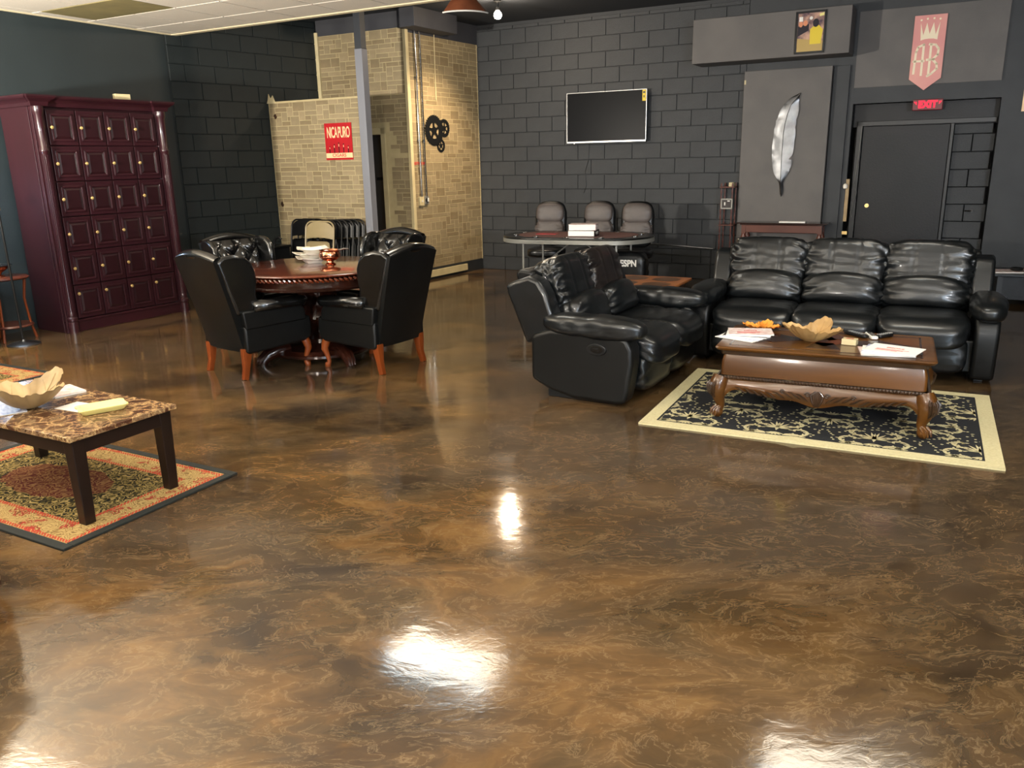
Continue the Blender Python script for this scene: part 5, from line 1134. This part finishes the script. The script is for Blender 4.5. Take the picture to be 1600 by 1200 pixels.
mb = MB(); mb.box(0, 0, .018, .085, .06, .036); obj('sleeve', mb, 'cream', mbx, bevel=.002)
textmesh('lettering', 'FIRE', .024, 'red_ink', mbx, (0, 0, .0365), (0, 0, 0), .0003, bold=.001)
def remote(label, x, y, rz, m_, mk, L=.17, Wd=.045):
    t = thing('remote_control', label, 'remote', (x, y, ZR), rz, 'remote controls on the carved table')
    mb = MB(); mb.puff((0, 0, .011), (Wd, L, .022), e=5, n=8); obj('case', mb, m_, t, smooth=True, ang=60)
    mb = MB()
    for i in range(6):
        for j in range(3): mb.lathe([(.005, 0), (.005, .003), (.002, .0035)], 8, (j - 1) * .012, -.055 + .02 * i, .0215)
    mb.lathe([(.013, 0), (.013, .002)], 14, 0, .066 - .01, .0215); o = obj('buttons', mb, mk, t, smooth=True); return t
remote('black remote control left of the white one on the carved coffee table', 2.225, 5.085, rad(20), 'black_plastic', 'silver', .19)
remote('white remote control between two black ones on the carved coffee table', 2.30, 5.03, rad(-8), 'white_plastic', 'black_plastic', .17)
remote('short black remote control right of the white one on the carved coffee table', 2.385, 5.03, rad(-62), 'black_plastic', 'silver', .13)
# ---- marble-top table
c = (Vector((-1.974, 3.413)) + Vector((-1.704, 3.907))) / 2 + Vector((cos(rad(151.5)), sin(rad(151.5)))) * .60
mt_ = thing('marble_top_table', 'low table with brown marble top and dark square legs on the patterned rug', 'table', (c.x, c.y, .0095), rad(-28.5))
mb = MB(); mb.bb(-.60, .60, -.29, .29, .418, .442); obj('tabletop', mb, 'marble', mt_, bevel=.003)
mb = MB(); mb.bb(-.575, .575, -.265, -.24, .345, .418); mb.bb(-.575, .575, .24, .265, .345, .418); mb.bb(-.575, -.55, -.265, .265, .345, .418); mb.bb(.55, .575, -.265, .265, .345, .418); obj('apron', mb, 'espresso', mt_, bevel=.002)
for sx in (-1, 1):
    for sy in (-1, 1):
        mb = MB(); a, b = .033, .026; X, Y = sx * .545, sy * .235
        mb.add([(X - b, Y - b, 0), (X + b, Y - b, 0), (X + b, Y + b, 0), (X - b, Y + b, 0), (X - a, Y - a, .417), (X + a, Y - a, .417), (X + a, Y + a, .417), (X - a, Y + a, .417)], [(0, 3, 2, 1), (4, 5, 6, 7), (0, 1, 5, 4), (1, 2, 6, 5), (2, 3, 7, 6), (3, 0, 4, 7)]); obj('leg', mb, 'espresso', mt_, bevel=.003)
ZM = .0095 + .4422
leafbowl('leaf_bowl', 'large tan carved leaf bowl on the magazines of the marble-top table', (-2.43, 3.90, ZM + .008), 1.3, .20, .15, 'leafwood2')
magazine('glossy blue and white magazine under the leaf bowl on the marble-top table', (-2.56, 4.06, ZM), rad(-10), .30, .23, 'paper3', th=.006)
magazine('large open magazine cut by the left edge on the marble-top table', (-2.60, 3.84, ZM), rad(-52), .24, .30, 'paper3', th=.004)
magazine('white-edged magazine behind the big leaf bowl on the marble-top table', (-2.42, 4.19, ZM), rad(-40), .21, .16, 'paper2', th=.010)
magazine('blank white sheet of paper under the yellow tray', (-2.18, 3.895, ZM), rad(-25), .20, .13, 'paper', th=.0012, name='paper')
tr = thing('foam_tray', 'pale yellow rectangular foam tray at the right end of the marble-top table', 'tray', (-2.03, 3.825, ZM + .0015), rad(38))
def trr(x, y, r, z, n=5): return [(a, b, z) for a, b in rrect(x, y, r, n)]
lay = [trr(.088, .045, .012, 0), trr(.095, .052, .014, .004), trr(.11, .066, .018, .028), trr(.108, .064, .017, .031), trr(.09, .050, .014, .027), trr(.082, .042, .012, .024)]
n = len(lay[0]); mb = MB(); mb.add([p for l in lay for p in l], [(j * n + k, j * n + (k + 1) % n, (j + 1) * n + (k + 1) % n, (j + 1) * n + k) for j in range(len(lay) - 1) for k in range(n)] + [tuple(range(n - 1, -1, -1)), tuple(range((len(lay) - 1) * n, len(lay) * n))])
obj('tray_body', mb, 'yellow_plastic', tr, smooth=True, ang=50)
mb = MB()
for s in (-1, 1):
    for q in (-1, 1): mb.puff((s * .10, q * .04, .026), (.026, .035, .014), e=3, n=5)
obj('corner_rests', mb, 'yellow_plastic', tr, smooth=True)
# ---- console table, shelf, fittings by the door
cn = thing('console_table', 'narrow red-brown console table with turned legs under the metal feather', 'table', fr(BACK, 4.51, -.295), BACK[1])
mb = MB(); mb.bb(-.54, .54, -.155, .155, .785, .80); mb.bb(-.50, .50, -.145, .145, .77, .786); obj('tabletop', mb, 'mahog_dark', cn, bevel=.005)
mb = MB(); mb.bb(-.44, .44, -.13, -.115, .68, .77); mb.bb(-.44, .44, .115, .13, .68, .77); mb.bb(-.47, -.455, -.12, .12, .68, .77); mb.bb(.455, .47, -.12, .12, .68, .77); obj('apron', mb, 'redwood', cn, bevel=.003)
for sx in (-1, 1):
    for sy in (-1, 1):
        mb = MB(); mb.bb(sx * .455 - .025, sx * .455 + .025, sy * .115 - .025, sy * .115 + .025, .665, .77); mb.lathe([(.012, 0), (.022, .03), (.015, .05), (.024, .35), (.018, .54), (.026, .555), (.018, .565), (.034, .60), (.036, .625), (.024, .65), (.026, .665)], 14, sx * .455, sy * .115); obj('leg', mb, 'redwood', cn, smooth=True, ang=40)
mb = MB(); mb.bb(-.16, .15, -.06, .06, 0, .018); o = obj('white_box', mb, 'paper', None, bevel=.003, loc=fr(BACK, 4.64, -.36, .801), rz=BACK[1]); tag(o, 'flat white box on the console table under the metal feather', 'box')
sh_ = thing('corner_shelf', 'narrow wooden tiered shelf with thin turned posts against the block wall left of the feather', 'shelf', fr(BACK, 3.77, -.14), BACK[1])
for x in (-.06, .08):
    for y in (-.10, .10):
        mb = MB(); pr = [(.007, 0)]
        for k in range(16): pr += [(.008, .08 * k + .02), (.013, .08 * k + .05), (.008, .08 * k + .08)]
        mb.lathe(pr, 8, x, y); obj('post', mb, 'redwood', sh_, smooth=True)
for z in (.25, .74, 1.22):
    mb = MB(); mb.bb(-.08, .11, -.12, .12, z, z + .014); obj('shelf_board', mb, 'redwood', sh_, bevel=.003)
pf = thing('photo_frame', 'small dark framed picture hanging on the narrow tiered shelf', 'picture', fr(BACK, 3.79, -.275, 1.02), BACK[1])
mb = MB(); mb.bb(-.075, .075, 0, .012, -.065, -.05); mb.bb(-.075, .075, 0, .012, .05, .065); mb.bb(-.075, -.06, 0, .012, -.065, .065); mb.bb(.06, .075, 0, .012, -.065, .065); obj('frame', mb, 'gray_metal', pf)
mb = MB(); mb.bb(-.062, .062, .003, .010, -.052, .052); obj('backing', mb, 'poster_black', pf)
mb = MB(); mb.bb(-.03, -.015, 0, .004, -.02, .02); mb.box(.025, .002, .035, .03, .004, .012); obj('image_marks', mb, 'paper', pf)
mb = MB(); mb.bb(-.03, .03, -.04, .04, 0, .05); o = obj('small_cream_box', mb, 'cream', None, bevel=.003, loc=fr(BACK, 3.83, -.2, 1.235), rz=BACK[1]); tag(o, 'small cream box on the top tier of the narrow shelf', 'box')
fe = thing('metal_feather', 'tall brushed metal feather wall art on the dark grey chase', 'wall art', fr(BACK, 4.50, -.155, 1.72), BACK[1])
L_ = [(390, 93), (300, 130), (225, 200), (185, 270), (165, 330), (148, 360), (145, 400), (130, 440), (125, 520), (110, 620), (108, 720), (115, 820), (125, 880), (150, 930), (180, 985), (187, 1060), (190, 1095), (203, 1125)]
R_ = [(390, 93), (375, 130), (370, 180), (372, 250), (362, 310), (340, 360), (347, 365), (345, 400), (330, 430), (338, 440), (340, 500), (327, 570), (326, 610), (318, 680), (303, 712), (262, 752), (306, 728), (308, 770), (300, 820), (280, 845), (285, 860), (240, 935), (218, 985), (222, 1060), (215, 1095), (203, 1125)]
M_ = [(382, 110), (300, 205), (262, 300), (238, 400), (222, 500), (214, 620), (206, 740), (200, 860), (196, 985), (202, 1060), (203, 1125)]
def fl2(p): x = p[0] + .062 * (p[1] - 93); return (4.593 + (x - 390) * .00122 - 4.50, 2.332 - (p[1] - 93) * .001187 - 1.72)
def interp(P, y):
    for a, b in zip(P, P[1:]):
        if a[1] <= y <= b[1] and b[1] > a[1]: return a[0] + (b[0] - a[0]) * (y - a[1]) / (b[1] - a[1])
    return P[-1][0]
Rm = [p for i, p in enumerate(R_) if i != 15 and i != 16]
for side in (0, 1):
    mb = MB(); n = 70
    def ff(u, v, o=0):
        y = 93 + 1032 * v; m_ = interp(M_, max(110, y)) + (-3 if side == 0 else 3); e = interp(L_ if side == 0 else R_, y)
        if (side == 0 and e > m_) or (side == 1 and e < m_): e = m_
        x = m_ + (e - m_) * u; q = fl2((x, y)); return (q[0], -.012 * (1 - u) + .010 * noise.noise(Vector((x / 90, y / 90, 1.5))) * u + o, q[1])
    mb.grid(lambda u, v: ff(u if side else 1 - u, 1 - v), 10, n); mb.grid(lambda u, v: ff(1 - u if side else u, 1 - v, .003), 10, n)
    obj('vane', mb, 'steel', fe, smooth=True)
mb = MB(); mb.sweep([(fl2(p)[0], -.014, fl2(p)[1]) for p in M_[1:]], .004, 6); obj('quill', mb, 'black_metal', fe, smooth=True)
ab = thing('hanging_banner', 'rose metal pennant with crown and letters AB above the door', 'banner', fr(BACK, 5.92, -.035, 2.73), BACK[1])
mb = MB(); mb.prism([(-.165, .365), (.165, .365), (.165, -.31), (.0, -.435), (-.165, -.31)], 0, .008, 'y'); obj('plate', mb, 'banner', ab, bevel=.002)
mb = MB(); mb.prism([(-.085, .10), (-.045, .112), (0, .115), (.045, .112), (.085, .10), (.098, .285), (.062, .155), (.034, .285), (.0, .165), (-.034, .285), (-.062, .155), (-.098, .285)], -.003, 0, 'y'); obj('crown', mb, 'banner_cream', ab)
for x, z in ((-.095, .315), (-.033, .325), (.033, .325), (.095, .315)):
    mb = MB(); mb.prism(arc(x, z, .011, 0, 360, 12)[:-1], -.003, 0, 'y'); obj('crown_dot', mb, 'banner_cream', ab)
def strokes(name, polys):
    mb = MB()
    for p in polys:
        for a, b in zip(p, p[1:]):
            d = Vector((b[0] - a[0], b[1] - a[1])); L = d.length; an = math.atan2(d.y, d.x); mb.box((a[0] + b[0]) / 2, -.0015, (a[1] + b[1]) / 2, L + .018, .003, .024, ry=-an)
    obj(name, mb, 'banner_cream', ab)
strokes('letter_a', [[(-.125, -.25), (-.118, -.02), (-.10, .03), (-.045, .055)], [(-.045, .055), (-.045, -.27)], [(-.135, -.12), (-.03, -.12)]])
strokes('letter_b', [[(.03, -.27), (.03, .055)], [(.015, .055), (.075, .045), (.11, .0), (.105, -.06), (.06, -.11), (.105, -.16), (.11, -.21), (.06, -.26), (.02, -.285)], [(.0, -.11), (.07, -.11)]])
ex = thing('exit_sign', 'small glowing red exit sign over the black door', 'sign', fr(BACK, 5.98, -.05, 2.135), BACK[1])
mb = MB(); mb.bb(-.155, .155, 0, .05, -.06, .06); obj('housing', mb, 'exit_dim', ex, bevel=.006)
textmesh('lettering', 'EXIT', .105, 'exit_red', ex, (0, -.004, .0), (PI / 2, 0, 0), .002, sx=.9, bold=.005)
for s in (-1, 1):
    mb = MB(); mb.prism([(s * .115, .035), (s * .115, .0), (s * .145, .035)] if s < 0 else [(s * .115, .035), (s * .145, .035), (s * .115, .0)], -.004, 0, 'y'); obj('arrow', mb, 'exit_red', ex)
pt = thing('framed_photograph', 'framed colour photograph of people, one in a yellow shirt, on the soffit', 'picture', fr(BACK, 4.697, -.475, 2.965), BACK[1])
mb = MB(); X, Z = .165, .228
mb.bb(-X, X, 0, .022, Z - .022, Z); mb.bb(-X, X, 0, .022, -Z, -Z + .022); mb.bb(-X, -X + .022, 0, .022, -Z, Z); mb.bb(X - .022, X, 0, .022, -Z, Z); obj('frame', mb, 'black_plastic', pt, bevel=.003)
mb = MB(); mb.bb(-X - .003, -X, -.002, .018, -Z, Z); obj('bright_edge', mb, 'chrome', pt)
mb = MB(); mb.bb(-X + .022, X - .022, .008, .02, -Z + .022, Z - .022); obj('print', mb, mat('photo_backdrop', '#4b3a4a', '#c8a08a', sc=14, rough=.3), pt)
def flat(nm_, pts, m_, y=.0065): mb = MB(); mb.prism(pts, y, y + .0014, 'y'); return obj(nm_, mb, m_, pt)
py_ = mat('photo_yellow', '#e0c63a', rough=.3); pd = mat('photo_dark', '#1e1a26', rough=.3); pw = mat('photo_skin', '#d98f6a', rough=.3); ptan = mat('photo_tan', '#b59a5c', rough=.3)
flat('printed_shape', [(-.14, -.205), (.14, -.205), (.14, -.10), (-.14, -.06)], ptan); flat('printed_shape', [(-.14, -.04), (-.02, .02), (-.02, .09), (-.14, .07)], pd)
flat('printed_shape', [(0, -.13), (.12, -.13), (.135, .02), (.09, .07), (.03, .06), (-.005, .03)], py_, .0055)
flat('printed_shape', arc(.055, .095, .034, 0, 360, 14, .045)[:-1], pd, .005); flat('printed_shape', arc(-.06, .10, .026, 0, 360, 12, .03)[:-1], pw, .005); flat('printed_shape', arc(-.11, .09, .022, 0, 360, 12, .03)[:-1], pw, .005); flat('printed_shape', arc(.0, .15, .018, 0, 360, 12)[:-1], 'paper', .005)
flat('printed_shape', [(-.13, .12), (-.09, .12), (-.09, .17), (-.13, .17)], 'paper', .0055); flat('printed_shape', [(.09, .16), (.14, .17), (.14, .20), (.09, .19)], 'yellow_plastic', .0055)
me_ = thing('wooden_gauge', 'tall narrow wooden strip with a white bell hung on the left door jamb', 'gauge', fr(BACK, 5.195, -.03, 1.06), BACK[1])
mb = MB(); mb.bb(-.018, .022, 0, .02, -.26, .25); obj('strip', mb, 'leafwood2', me_, bevel=.003)
mb = MB(); mb.lathe([(.004, -.04), (.026, -.03), (.030, 0), (.022, .02), (.006, .03)], 14, -.022, -.012, .17); obj('bell', mb, 'white_ceramic', me_, smooth=True)
mb = MB(); mb.bb(-.03, .03, 0, .012, -.02, .02); o = obj('brass_plate', mb, 'brass', None, loc=fr(BACK, 5.205, -.02, .66), rz=BACK[1]); tag(o, 'small tarnished brass plate low on the left door jamb', 'plate')
mb = MB(); mb.sweep([(5.29, .12, 1.93), (5.28, .11, 1.6), (5.255, .11, 1.25), (5.29, .105, 1.15), (5.26, .10, .98), (5.245, .10, .90), (5.26, .1, .84)], .004, 6); o = obj('door_wire', mb, 'gray_metal'); o.location = BACK[0]; o.rotation_euler[2] = BACK[1]; tag(o, 'thin grey wire hanging down the hinge side of the black door', 'wire')
mb = MB(); mb.bb(0, .25, -.012, -.002, -.14, .14); o = obj('paper_notice', mb, 'poster_cream', None, loc=fr(BACK, 6.915, -.012, 2.16), rz=BACK[1]); tag(o, 'cream paper notice on the wall, cut by the right edge', 'notice')
lt = thing('low_black_table', 'low black table with a magazine at the right edge beyond the three-seat sofa', 'table', fr(BACK, 7.05, -.62), BACK[1])
mb = MB(); mb.bb(-.22, .65, -.3, .3, .31, .34); obj('tabletop', mb, 'black_plastic', lt, bevel=.006)
mb = MB(); mb.bb(-.18, .60, -.25, .25, .06, .31); obj('cabinet_body', mb, 'dark_door', lt, bevel=.004)
for sx in (-.16, .58):
    for sy in (-.24, .24): mb = MB(); mb.bb(sx - .025, sx + .025, sy - .025, sy + .025, 0, .31); obj('leg', mb, 'black_metal', lt)
magazine('pink and white magazine on the low black table at the right edge', fr(BACK, 7.0, -.70, .341), BACK[1] + .3, .42, .26, 'paper2', th=.012)
ash = thing('small_ashtray', 'dark glass ashtray on the magazine at the right edge', 'ashtray', fr(BACK, 7.04, -.72, .354), 0)
mb = MB(); mb.lathe([(.04, 0), (.06, .01), (.065, .035), (.05, .038), (.035, .015), (.002, .012)], 20); obj('dish', mb, 'black_plastic', ash, smooth=True)
